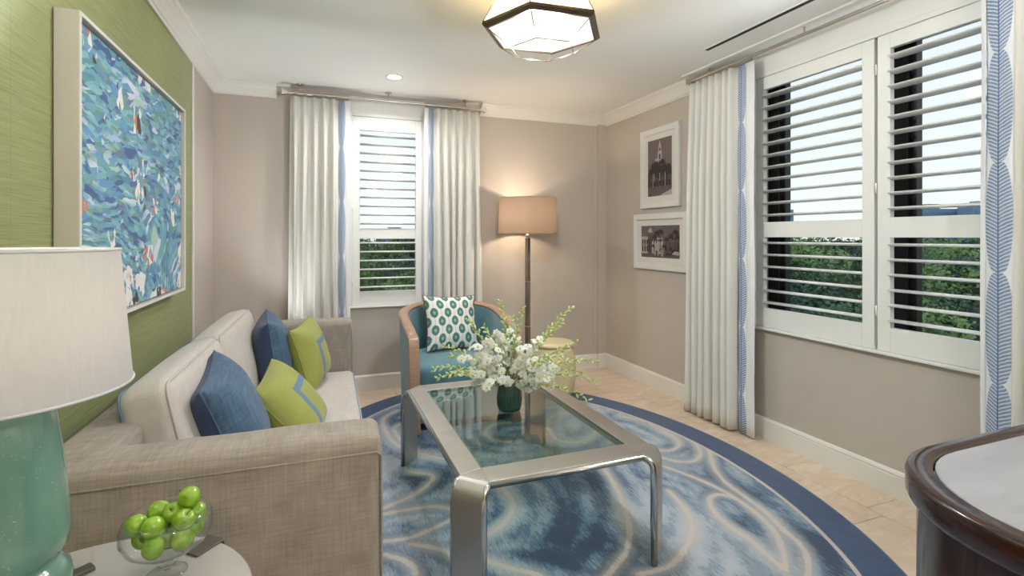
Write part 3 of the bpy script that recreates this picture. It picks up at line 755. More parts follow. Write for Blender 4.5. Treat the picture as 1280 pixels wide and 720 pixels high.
mb = MB(); start = 0; nn = len(poly); poly2 = [(x * 1.0, y + (-.02 if y < -.3 else 0)) for x, y in poly]
rs = []
for sc_, z in ((.93, .302), (.985, .31), (1.0, .33), (1.0, .41), (.985, .435), (.94, .452), (.8, .462), (.5, .468), (.2, .47)):
    rs.append([(x * sc_, (y - .02) * sc_ + .02, z) for x, y in poly2])
mb.rings(rs); mb.build('seat_cushion', M['teal'], chair, smooth=True)
mb = MB(); poly3 = [(x * .9, y * .9 + .0) for x, y in poly]; mb.prism(poly3, RZ + .001, .062); mb.build('plinth', M['wood_dark'], chair)

def m_ikat():
    g = NT('ikat_print'); uv = g.sep(g.coord('UV')); x = g.math('MULTIPLY', uv[0], 1.95); y = g.math('MULTIPLY', uv[1], 1.8)
    nz = g.noise(g.mapped(g.coord('UV'), (14, 30, 1)), 1, 3); w = g.math('MULTIPLY', g.math('SUBTRACT', nz, .5), .10)
    def lattice(ox, oy):
        fx = g.math('SUBTRACT', g.math('FRACT', g.math('ADD', x, ox)), .5); fy = g.math('SUBTRACT', g.math('FRACT', g.math('ADD', g.math('MULTIPLY', y, .86), oy)), .5)
        r = g.math('SQRT', g.math('ADD', g.math('POWER', g.math('MULTIPLY', fx, 1.0), 2), g.math('POWER', fy, 2)))
        return g.math('ADD', g.math('ADD', r, g.math('MULTIPLY', g.math('ABSOLUTE', fx), .1)), w), fx
    (a, fxa), (b, fxb) = lattice(.5, .5), lattice(0, 0); d = g.math('MINIMUM', a, b)
    drop = g.math('SUBTRACT', 1.0, g.step(d, .275, .30)); core = g.math('SUBTRACT', 1.0, g.step(d, .08, .12))
    vl = g.math('SUBTRACT', 1.0, g.step(g.math('MINIMUM', g.math('ABSOLUTE', fxa), g.math('ABSOLUTE', fxb)), .012, .03))
    col = g.mix(g.math('MULTIPLY', vl, .45), srgb(236, 232, 228), srgb(176, 120, 130))
    teal = g.mix(nz, srgb(38, 96, 88), srgb(96, 150, 138)); col = g.mix(drop, col, teal); col = g.mix(g.math('MULTIPLY', core, .8), col, srgb(186, 184, 174))
    g.bsdf(col, .88, 0, g.bump(nz, .1, .001)); return g.m
M['ikat'] = m_ikat(); M['piping_plum'] = plain('piping_plum', srgb(128, 56, 70), .8, var=.1)
root = thing('throw_pillow', 'white pillow with teal ikat drops and plum piping on the armchair', 'pillow', (.985, 3.93, .672)); root.rotation_euler = (math.radians(-20), math.radians(2.5), math.radians(7))
pillow_mesh('cover', .435, .17, [M['ikat'], M['ikat']], root, 9); mb = MB(); mb.tube(pillow_edge(.435), .005, 6, True); mb.build('piping', M['piping_plum'], root, smooth=True)

# ------------------------------------------------------------------ drum stool, floor lamp
M['cream_ceramic'] = plain('cream_ceramic', srgb(226, 210, 168), .3, var=.06, scale=6)
st = thing('drum_stool', 'cream yellow drum stool between the armchair and the right wall', 'stool', (1.865, 3.93, 0))
z0 = RZ
mb = MB(); mb.lathe([(.13, z0), (.165, z0 + .015), (.185, .10), (.195, .23), (.19, .34), (.175, .41), (.165, .43)], 40); mb.build('body', M['cream_ceramic'], st, smooth=True)
mb = MB(); mb.lathe([(.168, .428), (.182, .436), (.182, .448), (.17, .46), (.12, .466), (.02, .468)], 40); mb.build('top', M['cream_ceramic'], st, smooth=True)

def m_shade(name, c, trans=.45, em=None, est=0):
    g = NT(name); o = g.coord(); a = g.noise(g.mapped(o, (200, 200, 20)), 1, 2)
    col = g.ramp(a, [(.3, tuple(x * .95 for x in c[:3]) + (1,)), (.7, c)])
    d = g.n('ShaderNodeBsdfDiffuse'); t = g.n('ShaderNodeBsdfTranslucent'); mx = g.n('ShaderNodeMixShader'); mx.inputs[0].default_value = trans
    g.t.links.new(col, d.inputs[0]); g.t.links.new(col, t.inputs[0]); g.t.links.new(d.outputs[0], mx.inputs[1]); g.t.links.new(t.outputs[0], mx.inputs[2])
    if em:
        e = g.n('ShaderNodeEmission'); e.inputs[0].default_value = em; e.inputs[1].default_value = est; ad = g.n('ShaderNodeAddShader')
        g.t.links.new(mx.outputs[0], ad.inputs[0]); g.t.links.new(e.outputs[0], ad.inputs[1]); g.surf(ad.outputs[0])
    else: g.surf(mx.outputs[0])
    return g.m
def lamp_light(name, parent, loc, power, color, r):
    l = bpy.data.lights.new(name, 'POINT'); l.energy = power; l.color = color; l.shadow_soft_size = r
    o = bpy.data.objects.new(name, l); COL.objects.link(o); o.parent = parent; o.location = loc; return o
M['shade_taupe'] = m_shade('taupe_shade', srgb(148, 130, 116), .32)
M['shade_in'] = m_shade('shade_lining', srgb(240, 226, 206), .35)
M['smoke'] = plain('smoked_chrome', srgb(158, 152, 147), .16, 1.0, var=.15, scale=4)
fl = thing('floor_lamp', 'tall floor lamp with a taupe drum shade in the back corner', 'floor lamp', (1.80, 4.325, 0))
mb = MB(); mb.lathe([(.0, 0.0005), (.14, .0005), (.14, .018), (.13, .022), (.03, .026)], 36, cap=False); mb.build('base', M['smoke'], fl, smooth=True, bevel=.002)
def sqpole(name, z0, z1, h_, mat):
    mb = MB(); mb.box(-h_, h_, -h_, h_, z0, z1); return mb.build(name, mat, fl, bevel=.005, rot=(0, 0, math.radians(20)))
sqpole('pole', .024, .52, .019, M['smoke']); sqpole('collar', .52, .532, .0215, M['nickel']); sqpole('pole', .532, .93, .0185, M['smoke']); sqpole('collar', .93, .94, .021, M['nickel'])
sqpole('pole', .94, 1.335, .018, M['smoke'])
mb = MB(); mb.tube([(0, 0, 1.335), (0, 0, 1.37)], .02, 14); mb.tube([(0, 0, 1.37), (0, 0, 1.70)], .006, 8); mb.build('socket', M['nickel'], fl, smooth=True)
def drum(mb, r0, r1, z0, z1, n=64):
    mb.rings([[(r0 * math.cos(2 * PI * j / n), r0 * math.sin(2 * PI * j / n), z0) for j in range(n)], [(r1 * math.cos(2 * PI * j / n), r1 * math.sin(2 * PI * j / n), z1) for j in range(n)]], True, False)
    return mb
mb = MB(); drum(mb, .270, .261, 1.375, 1.695); sh = mb.build('lamp_shade', M['shade_taupe'], fl, smooth=True)
mb = MB()
for a in range(3): t = a * 2 * PI / 3; mb.tube([(0, 0, 1.69), (.26 * math.cos(t), .26 * math.sin(t), 1.69)], .002, 5)
mb.lathe([(.008, 1.69), (.012, 1.705), (.004, 1.72), (.0, 1.725)], 10); mb.build('spider', M['nickel'], sh, smooth=True)
mb = MB()
M['trim_taupe'] = plain('shade_trim', srgb(150, 132, 118), .8)
for r_, z_ in ((.2705, 1.376), (.2615, 1.694)): mb = MB(); mb.tube([(r_ * math.cos(t), r_ * math.sin(t), z_) for t in (2 * PI * j / 64 for j in range(64))], .0025, 5, True); mb.build('shade_trim', M['trim_taupe'], sh, smooth=True)
M['bulb'] = NT('bulb_glow'); _g = M['bulb']; _e = _g.n('ShaderNodeEmission'); _e.inputs[0].default_value = (1, .72, .42, 1); _e.inputs[1].default_value = 6; _g.surf(_e.outputs[0]); M['bulb'] = _g.m
mb = MB(); mb.lathe([(.004, 1.42), (.014, 1.43), (.018, 1.46), (.03, 1.5), (.028, 1.53), (.012, 1.55)], 16, (.045, 0, 0)); mb.build('bulb', M['bulb'], fl, smooth=True)
lamp_light('floor_lamp_light', fl, (-.02, 0, 1.54), P_FLOORLAMP, (1, .79, .57), .05)
_l = bpy.data.lights.new('floor_lamp_ceiling_fill', 'SPOT'); _l.energy = 5; _l.color = (1, .84, .66); _l.spot_size = math.radians(84); _l.spot_blend = .6; _l.shadow_soft_size = .04  # extra upward spot in the floor lamp, added to brighten the ceiling
_o = bpy.data.objects.new('floor_lamp_ceiling_fill', _l); COL.objects.link(_o); _o.parent = fl; _o.location = (0, 0, 1.45); _o.rotation_euler = (PI, 0, 0)

# ------------------------------------------------------------------ end table, table lamp, fruit bowl
EX, EY, EZ = -.42, 1.125, .65
et = thing('side_table', 'round white lacquer side table with metal rim tabs beside the sofa arm', 'side table', (EX, EY, 0))
mb = MB(); mb.lathe([(.0, EZ - .03), (.285, EZ - .03), (.298, EZ - .022), (.3, EZ - .015), (.3, EZ - .004), (.296, EZ), (.0, EZ)], 72, cap=False); mb.build('table_top', M['cream_lacquer'], et, smooth=True, bevel=.001)
M['tab_metal'] = plain('tab_metal', srgb(132, 126, 118), .3, 1.0, var=.05)
_tp = onz(278, 668, EZ); _ta = math.degrees(math.atan2(_tp.y - EY, _tp.x - EX))
for ang in (_ta, _ta + 120, _ta + 240):
    t = math.radians(ang); R_ = Matrix.Rotation(t, 4, 'Z')
    mb = MB(); mb.box(.236, .3035, -.026, .026, EZ + .0004, EZ + .0045); mb.box(.3015, .3055, -.026, .026, .02, EZ + .0045); mb.box(.225, .3055, -.026, .026, .0, .02); mb.xform(R_)
    mb.build('leg', M['tab_metal'], et, bevel=.001)
mb = MB(); mb.lathe([(.0, .012), (.225, .012), (.225, .02), (.0, .02)], 48, cap=False); mb.build('foot_plate', M['tab_metal'], et)

def m_sea():
    g = NT('seafoam_glass'); o = g.coord(); v = g.n('ShaderNodeTexVoronoi'); v.inputs['Scale'].default_value = 42; g.put(v.inputs['Vector'], g.vadd(o, g.noisec(o, 9), 'ADD'))
    fl_ = g.math('MULTIPLY', g.math('SUBTRACT', 1.0, g.step(v.outputs['Distance'], .07, .15)), g.math('GREATER_THAN', g.sep(v.outputs['Color'])[0], .35)); nz = g.noise(o, 5, 3)
    col = g.ramp(nz, [(.3, srgb(92, 134, 120)), (.7, srgb(116, 156, 142))]); col = g.mix(g.math('MULTIPLY', fl_, .8), col, srgb(206, 216, 204))
    g.bsdf(col, .08, 0, **{'Coat Weight': .6, 'Coat Roughness': .03}); return g.m
M['sea'] = m_sea(); M['brass'] = plain('pale_brass', srgb(214, 190, 130), .25, 1.0)
M['shade_white'] = m_shade('white_shade', srgb(202, 203, 211), .42)
M['trim_shade_white'] = plain('shade_trim_white', srgb(206, 206, 210), .8)
def table_lamp(label, loc):
    tl = thing('table_lamp', label, 'table lamp', loc)
    prof = [(.0, .001), (.074, .001), (.088, .006), (.1, .025), (.104, .045), (.1, .065), (.084, .082), (.074, .088), (.082, .094), (.096, .112), (.101, .135), (.1, .165), (.093, .24), (.084, .32), (.076, .385), (.06, .402), (.03, .406), (0, .406)]
    mb = MB(); mb.lathe(prof, 64, cap=False); mb.build('lamp_base', M['sea'], tl, smooth=True)
    mb = MB(); mb.lathe([(.06, .4035), (.062, .41), (.03, .416), (.016, .42), (.014, .47), (.005, .48), (.004, .655), (.008, .66), (.0, .665)], 20); mb.build('socket', M['brass'], tl, smooth=True)
    mb = MB(); drum(mb, .197, .176, .412, .675); sh = mb.build('lamp_shade', M['shade_white'], tl, smooth=True)
    mb = MB()
    pass
    for r_, z_ in ((.1975, .413), (.1763, .674)): mb = MB(); mb.tube([(r_ * math.cos(t), r_ * math.sin(t), z_) for t in (2 * PI * j / 64 for j in range(64))], .003, 5, True); mb.build('shade_trim', M['trim_shade_white'], sh, smooth=True)
    mb = MB()
    for a in range(3): t = a * 2 * PI / 3; mb.tube([(0, 0, .66), (.176 * math.cos(t), .176 * math.sin(t), .668)], .002, 5)
    mb.build('spider', M['brass'], sh)
    mb = MB(); mb.lathe([(.004, .48), (.014, .49), (.018, .51), (.03, .55), (.028, .58), (.012, .60)], 16, (.04, 0, 0)); mb.build('bulb', M['bulb'], tl, smooth=True)
    lamp_light('table_lamp_light', tl, (-.01, 0, .555), P_TABLELAMP, (1, .86, .70), .045)
    l = bpy.data.lights.new('table_lamp_ceiling_fill', 'SPOT'); l.energy = P_UP; l.color = (.87, .935, 1.0); l.spot_size = math.radians(84); l.spot_blend = .5; l.shadow_soft_size = .04  # upward spot added in the shade to lift the ceiling brightness
    o = bpy.data.objects.new('table_lamp_ceiling_fill', l); COL.objects.link(o); o.parent = tl; o.location = (0.0, 0, .52); o.rotation_euler = (PI, 0, 0)
table_lamp('seafoam green glass table lamp with a large white shade on the side table', (-.545, 1.215, EZ))

p = onz(104, 711, EZ)
mb = MB(); mb.box(-.024, .024, -.014, .014, 0.0005, .009); o = mb.build('metal_box', M['tab_metal'], None, bevel=.0015, loc=(p.x, p.y - .02, EZ), rot=(0, 0, math.radians(38)))
tag(o, 'small flat metal piece on the side table by the lamp foot', 'box')

p = onz(209, 716, EZ); BX, BY = p.x, p.y
bowl = thing('fruit_bowl', 'footed clear glass bowl of green apples on the white side table', 'bowl', (BX, BY, EZ))
mb = MB(); mb.lathe([(0, .0008), (.036, .0008), (.037, .002), (.03, .0035), (.012, .006), (.008, .01), (.0, .01)], 40, cap=False); mb.build('foot', M['bowlglass'], bowl, smooth=True)
mb = MB(); mb.lathe([(0, .009), (.008, .010), (.009, .014), (.018, .02), (.0215, .029), (.018, .038), (.01, .043), (0, .044)], 28, cap=False); mb.build('stem', M['bowlglass'], bowl, smooth=True)
bp = [(.0, .045), (.03, .046), (.057, .053), (.075, .067), (.084, .087), (.0835, .104), (.079, .117), (.072, .125)]
mb = MB(); mb.lathe(bp + [(r - .0022, z) for r, z in reversed(bp[1:])] + [(0, .0475)], 56, cap=False); mb.build('cup', M['bowlglass'], bowl, smooth=True)

def m_apple():
    g = NT('apple_skin'); o = g.coord(); inf = g.n('ShaderNodeObjectInfo'); nz = g.noise(o, 60, 3); sp = g.n('ShaderNodeTexVoronoi'); sp.inputs['Scale'].default_value = 420; g.put(sp.inputs['Vector'], o)
    dots = g.math('SUBTRACT', 1.0, g.step(sp.outputs['Distance'], .06, .16))
    col = g.ramp(nz, [(.3, srgb(108, 150, 24)), (.7, srgb(150, 188, 52))]); col = g.mix(g.math('MULTIPLY', dots, .4), col, srgb(190, 212, 110))
    g.bsdf(col, .25, 0, **{'Coat Weight': .3, 'Subsurface Weight': .08, 'Subsurface Radius': (.01, .01, .003)}); return g.m
M['apple'] = m_apple(); M['stem'] = plain('twig_brown', srgb(70, 52, 34), .7)
ar = .0212
def apple_mesh():
    mb = MB(); pr = []
    for i in range(17):
        t = PI * i / 16; r = ar * math.sin(t) * (1 + .06 * math.cos(t)); z = ar * 1.02 * math.cos(t); dip = .0075 * math.exp(-(r / .0065) ** 2)
        z += -dip if t < PI / 2 else dip * .5; pr.append((max(r, 1e-5), z))
    mb.lathe(pr, 24); return mb
apple0 = None
APP = [  # x, y, z (above table) , tilt x, tilt y, label
 (-.040, -.012, .0795, 60, 20, 'green apple low at the left of the glass bowl, behind the glass'),
 (.004, -.046, .0795, 110, -30, 'green apple low at the front of the glass bowl, seen through the glass'),
 (.043, -.018, .0795, 70, 60, 'green apple low at the right front of the glass bowl, seen through the glass'),
 (.034, .030, .0795, 40, -70, 'green apple low at the back right of the glass bowl'),
 (-.013, .045, .0795, 80, 90, 'green apple low at the back of the glass bowl'),
 (0, 0, .0715, 10, 0, 'green apple at the bottom centre of the glass bowl'),
 (-.046, -.026, .1125, 75, -70, 'green apple at the left rim of the bowl with its stem pointing left'),
 (-.006, -.034, .1135, 130, 20, 'rounded green apple at the front of the heap in the glass bowl'),
 (-.030, .020, .1175, 120, -30, 'green apple at the upper left of the heap'),
 (.006, .012, .1185, 35, 30, 'green apple in the middle of the heap'),
 (.040, -.010, .1155, 30, 20, 'green apple right of centre showing its stem dimple'),
 (.044, .026, .111, 80, 60, 'green apple at the right rim of the glass bowl'),
 (.034, .020, .1475, 38, 62, 'topmost green apple with its stem pointing right')]
ap_root_mesh = None
for i, (x, y, z, tx, ty, lab) in enumerate(APP):
    # bowl x axis turned to the camera's right axis so the heap reads as photographed
    cx = BX + x * RT[0] + y * FW[0]; cy = BY + x * RT[1] + y * FW[1]
    if apple0 is None:
        apple0 = apple_mesh().build('apple', M['apple'], None, smooth=True)
        mb = MB(); mb.tube([(0, 0, .014), (.001, .001, .022), (.004, .002, .031)], [.0009, .0008, .0012], 6); stem0 = mb.build('stem', M['stem'], apple0, smooth=True); a = apple0
    else:
        a = apple0.copy(); COL.objects.link(a); copy_part(stem0, a)
    a.location = (cx, cy, EZ + z); a.rotation_euler = Euler((math.radians(tx), math.radians(ty), i * 1.3)); tag(a, lab, 'apple', 'green apples in the glass bowl')

# ------------------------------------------------------------------ painting
def m_paint():
    g = NT('painted_sea'); o = g.coord()           # local: y along the wall, z up
    sp = g.sep(o); y, z = sp[1], sp[2]
    warp = g.vadd(o, g.mapped(g.noisec(o, 3.2, 3), (.15, .15, .15)), 'ADD')
    wz = g.sep(warp)
    cv = g.n('ShaderNodeCombineXYZ'); tilt = g.math('MULTIPLY', g.step(z, -.1, -.5), 1.0)
    # strokes lie flat in the middle, slant near the bottom
    yy = g.math('ADD', wz[1], g.math('MULTIPLY', g.math('MULTIPLY', tilt, wz[2]), -1.0)); zz = g.math('ADD', wz[2], g.math('MULTIPLY', g.math('MULTIPLY', tilt, wz[1]), .9))
    g.put(cv.inputs[0], g.math('MULTIPLY', yy, 9.5)); g.put(cv.inputs[1], g.math('MULTIPLY', zz, 36.0)); cv.inputs[2].default_value = 0
    def vor(sc, off):
        n = g.n('ShaderNodeTexVoronoi'); n.inputs['Scale'].default_value = sc; g.put(n.inputs['Vector'], g.mapped(cv.outputs[0], (1, 1, 1), off)); return n
    a = vor(1.0, (0, 0, 0)); b = vor(1.7, (7, 3, 0)); c = vor(1.25, (2, 13, 0))
    ca = g.sep(a.outputs['Color']); cb = g.sep(b.outputs['Color']); cc = g.sep(c.outputs['Color'])
    pal = [(0, srgb(63, 95, 150)), (.12, srgb(90, 139, 174)), (.3, srgb(110, 164, 184)), (.46, srgb(126, 182, 192)), (.6, srgb(96, 150, 153)), (.72, srgb(96, 154, 202)), (.86, srgb(102, 128, 160)), (.94, srgb(170, 196, 223))]
    k1 = g.math('MULTIPLY_ADD', g.noise(o, 4, 2), .5, g.math('MULTIPLY', ca[0], .55)); c1 = g.ramp(ca[0], pal, 'CONSTANT'); c2 = g.ramp(cb[1], [(0, srgb(69, 107, 160)), (.2, srgb(107, 168, 184)), (.5, srgb(132, 188, 197)), (.7, srgb(102, 146, 186)), (.85, srgb(118, 158, 139)), (.93, srgb(198, 212, 229))], 'CONSTANT')
    col = g.mix(g.math('GREATER_THAN', cb[0], .52), c1, c2)
    # pale foam strokes gathered in bands
    foam = g.math('MULTIPLY', g.math('GREATER_THAN', cc[0], .80), g.step(g.noise(g.mapped(o, (1, 1.5, 5)), 1.2, 2), .42, .58)); col = g.mix(foam, col, g.ramp(cc[1], [(0, srgb(214, 224, 236)), (.5, srgb(176, 206, 190)), (.75, srgb(190, 208, 236))], 'CONSTANT'))
    # carp: white, orange and dark dabs in clusters
    cl = g.n('ShaderNodeTexVoronoi'); cl.inputs['Scale'].default_value = 4.2; g.put(cl.inputs['Vector'], g.mapped(warp, (0, 1, 1.4), (0, .31, .12)))
    near = g.math('SUBTRACT', 1.0, g.step(cl.outputs['Distance'], .18, .5)); low = g.step(z, .05, -.35)
    dab = g.n('ShaderNodeTexVoronoi'); dab.inputs['Scale'].default_value = 26; g.put(dab.inputs['Vector'], g.mapped(warp, (0, 1.3, .8))); dc = g.sep(dab.outputs['Color'])
    on = g.math('MULTIPLY', g.math('GREATER_THAN', g.math('MULTIPLY', near, g.math('MULTIPLY_ADD', low, .5, .45)), dc[2]), g.math('GREATER_THAN', near, .35))
    koi = g.ramp(dc[0], [(0, srgb(240, 236, 232)), (.62, srgb(222, 122, 80)), (.76, srgb(226, 214, 220)), (.88, srgb(60, 52, 60))], 'CONSTANT')
    col = g.mix(on, col, koi)
    h_ = g.math('ADD', a.outputs['Distance'], b.outputs['Distance']); g.bsdf(col, .5, 0, g.bump(h_, .25, .003)); return g.m
PY0, PY1, PZ0, PZ1 = 2.0, 3.39, 1.045, 2.065
pt = thing('painting', 'large blue abstract painting of koi in water on the green wall', 'painting', (W, (PY0 + PY1) / 2, (PZ0 + PZ1) / 2))
hy, hz = (PY1 - PY0) / 2, (PZ1 - PZ0) / 2
M['frame_silver'] = plain('frame_champagne', srgb(206, 198, 188), .45, var=.03, scale=5); M['frame_white'] = plain('frame_white', srgb(228, 226, 222), .45, var=.02)
mb = MB()
for (y0, y1, z0, z1) in ((-hy, -hy + .012, -hz, hz), (hy - .012, hy, -hz, hz), (-hy + .012, hy - .012, -hz, -hz + .012), (-hy + .012, hy - .012, hz - .012, hz)):
    mb.box(.004, .068, y0, y1, z0, z1, 0); mb.box(.068, .0712, y0, y1, z0, z1, 1)
mb.build('frame', [M['frame_silver'], M['frame_white']], pt)
mb = MB(); mb.box(.01, .052, -hy + .018, hy - .018, -hz + .018, hz - .018); mb.build('canvas', m_paint(), pt)
mb = MB(); mb.box(.0, .012, -hy + .012, hy - .012, -hz + .012, hz - .012); mb.build('backing', M['black'], pt)

# ------------------------------------------------------------------ two framed photographs on the right wall
M['photo_sky'] = plain('print_sky', srgb(112, 100, 100), .4, var=.1, scale=6); M['photo_dark'] = plain('print_dark', srgb(48, 38, 42), .4, var=.35, scale=60)
M['photo_mid'] = plain('print_mid', srgb(96, 84, 86), .4, var=.35, scale=70); M['photo_light'] = plain('print_light', srgb(180, 168, 164), .4, var=.15, scale=50)
M['mat_board'] = plain('mat_board', srgb(224, 219, 212), .8, var=.01)
def framed(label, y0, y1, z0, z1, bw, mw, scene):
    """y0 > y1: left (far) and right (near) edge as seen; local u = (y0 - y), v = z"""
    w, h_ = y0 - y1, z1 - z0; root = thing('framed_photograph', label, 'framed photo', (E_, y0, z0), -PI / 2, 'framed photographs')
    # local x = along the wall toward the viewer's right, local y = into the wall
    mb = MB()
    for (a, b, c, d) in ((0, bw, 0, h_), (w - bw, w, 0, h_), (bw, w - bw, 0, bw), (bw, w - bw, h_ - bw, h_)): mb.box(a, b, -.03, -.001, c, d)
    mb.build('frame', M['frame_white'], root, bevel=.003)
    mb = MB()
    i0, j0, i1, j1 = bw, bw, w - bw, h_ - bw
    mb.box(i0, i1, -.016, -.004, j0, j1); m = mb.build('mat', M['mat_board'], root)
    a0, b0, a1, b1 = bw + mw, bw + mw, w - bw - mw, h_ - bw - mw
    mb = MB(); X = lambda u: a0 + (a1 - a0) * u; Z = lambda v: b0 + (b1 - b0) * v; lay = [0]
    def poly(pts, mi):
        lay[0] += 1; yb = -.0162 - lay[0] * .00003
        c = [(min(1, max(0, u)), min(1, max(0, v))) for u, v in pts]; n = len(c)
        mb.add([(X(u), yb, Z(v)) for u, v in c], [tuple(range(n))], mi)
    scene(poly); pr = mb.build('print', [M['photo_sky'], M['photo_dark'], M['photo_mid'], M['photo_light']], root)
    return root
def palm(poly, u, v, r, rr, asp=1.0, mi=1):
    for k in range(9):
        t = PI * (-.15 + 1.3 * k / 8) + rr.uniform(-.1, .1); du, dv = math.cos(t) * r / asp, math.sin(t) * r; nu, nv = -math.sin(t) * r * .14 / asp, math.cos(t) * r * .14
        poly([(u, v), (u + du * .5 + nu, v + dv * .5 + nv + r * .1), (u + du, v + dv - r * .18), (u + du * .5 - nu, v + dv * .5 - nv + r * .02)], mi)
def rect(poly, u0, u1, v0, v1, mi): poly([(u0, v0), (u1, v0), (u1, v1), (u0, v1)], mi)
def scene_tall(poly):
    rr = random.Random(3); rect(poly, 0, 1, 0, 1, 0); rect(poly, 0, 1, 0, .14, 3); poly([(0, .0), (.5, 0), (1, .1), (1, .14), (0, .14)], 2); rect(poly, 0, 1, .14, .40, 2)
    rect(poly, .3, .72, .4, .62, 2); rect(poly, .42, .60, .6, .78, 3); rect(poly, .45, .57, .78, .86, 3); poly([(.45, .86), (.57, .86), (.51, .97)], 3); rect(poly, .48, .54, .64, .73, 1); rect(poly, .485, .535, .79, .84, 1)
    rect(poly, .32, .46, .5, .66, 3); rect(poly, .36, .42, .54, .62, 1)
    for i in range(16): palm(poly, rr.uniform(.02, .98), rr.uniform(.36, .58), rr.uniform(.07, .13), rr, .5)
    for i in range(12): u = rr.uniform(0, 1); rect(poly, u, u + .02, .16, .4, 3 if i % 3 == 0 else 1)
    for i in range(8): u = i / 8 + .02; rect(poly, u, u + .07, .17, .26, 1)
def scene_wide(poly):
    rr = random.Random(5); rect(poly, 0, 1, 0, 1, 0); rect(poly, 0, 1, 0, .14, 2)
    rect(poly, 0, .28, .12, .66, 3); rect(poly, .18, .32, .12, .78, 2); rect(poly, .2, .3, .78, .86, 3); poly([(.2, .86), (.3, .86), (.25, .96)], 3); rect(poly, .3, .62, .12, .5, 3); rect(poly, .34, .58, .5, .62, 3); rect(poly, .6, 1, .1, .48, 2)
    for i in range(4): rect(poly, .02 + i * .065, .06 + i * .065, .18, .36, 1); rect(poly, .02 + i * .065, .06 + i * .065, .42, .56, 1)
    rect(poly, 0, .28, .38, .40, 1)
    for i in range(4): rect(poly, .35 + i * .06, .385 + i * .06, .5, .58, 1)
    for (u, v, r) in ((.42, .72, .16), (.52, .78, .15), (.36, .6, .13), (.78, .62, .16), (.9, .74, .17), (.96, .6, .14), (.68, .55, .12)): rect(poly, u - .008, u + .008, .2, v, 1); palm(poly, u, v, r, rr, 1.5)
    for i in range(14): palm(poly, rr.uniform(.3, 1), rr.uniform(.1, .34), rr.uniform(.06, .12), rr, 1.5)
    poly([(.38, .32), (.5, .32), (.44, .46)], 3); rect(poly, .39, .49, .06, .32, 3); rect(poly, .42, .46, .06, .22, 1)
    for i in range(6): poly([(.55 + i * .012, .04), (.56 + i * .012, .04), (.6 + .06 * math.sin(i), .3), (.59 + .06 * math.sin(i), .3)], 3)
    poly([(.82, .12), (1, .1), (1, .2), (.9, .22)], 3)
framed('tall white framed black and white photograph of a tower, hung higher on the right wall', 3.975, 3.44, 1.60, 2.30, .052, .05, scene_tall)
framed('wide white framed monochrome photograph of a villa with palms, lower on the right wall', 4.08, 3.335, 1.055, 1.55, .052, .055, scene_wide)

# ------------------------------------------------------------------ dark cabinet with stone top
def m_mahog():
    g = NT('mahogany'); o = g.coord(); a = g.noise(g.mapped(o, (40, 40, 2)), 1, 4, .6, .6)
    g.bsdf(g.mix(a, srgb(26, 9, 7), srgb(62, 26, 18)), .2, 0, **{'Coat Weight': .3, 'Coat Roughness': .05}); return g.m
M['mahog'] = m_mahog()
def m_stone():
    g = NT('pale_stone'); o = g.coord(); a = g.noise(g.mapped(o, (3, 9, 1)), 1, 6, .6, .8); b = g.noise(o, 160, 2)
    g.bsdf(g.ramp(g.math('MULTIPLY_ADD', a, .85, g.math('MULTIPLY', b, .15)), [(.35, srgb(150, 150, 155)), (.6, srgb(168, 168, 173)), (.75, srgb(158, 158, 163))]), .3); return g.m
M['stone'] = m_stone()
DZ = .76
def dpoly(off, n=12):
    x0, x1, y0, y1, r = 1.265 + off, 2.60 - off, -.02 + off, .94 - off, .36 - off * .8
    pts = []
    for cx, cy, a0 in ((x1 - r, y1 - r, 0), (x0 + r, y1 - r, 90), (x0 + r, y0 + r, 180), (x1 - r, y0 + r, 270)):
        for i in range(n + 1): t = math.radians(a0 + 90 * i / n); pts.append((cx + r * math.cos(t) - 1.875, cy + r * math.sin(t) - .45))
    return pts
cab = thing('cabinet', 'dark mahogany cabinet with rounded corners and a pale stone top', 'cabinet', (1.875, .45, 0))
mb = MB(); mb.rings([[(x, y, z) for x, y in dpoly(o_)] for o_, z in ((.05, RZ + .0005), (.05, .06), (.022, .061), (.022, DZ - .075))]); mb.build('body', M['mahog'], cab, bevel=.002)
mb = MB(); mb.rings([[(x, y, z) for x, y in dpoly(o_)] for o_, z in ((.014, DZ - .073), (.006, DZ - .068), (.0, DZ - .055), (0, DZ - .012), (.003, DZ - .004), (.010, DZ), (.052, DZ), (.054, DZ - .009))], True, False)
mb.build('top_rim', M['mahog'], cab, smooth=True)
mb = MB(); mb.rings([[(x, y, z) for x, y in dpoly(o_)] for o_, z in ((.057, DZ - .02), (.057, DZ - .003), (.0595, DZ - .001))]); mb.build('stone_top', M['stone'], cab, bevel=.001)

table_lamp('added green glass table lamp on the dark cabinet, unseen, brightening the ceiling', (2.3, .28, DZ))  # out-of-view lamp added for its light on the ceiling

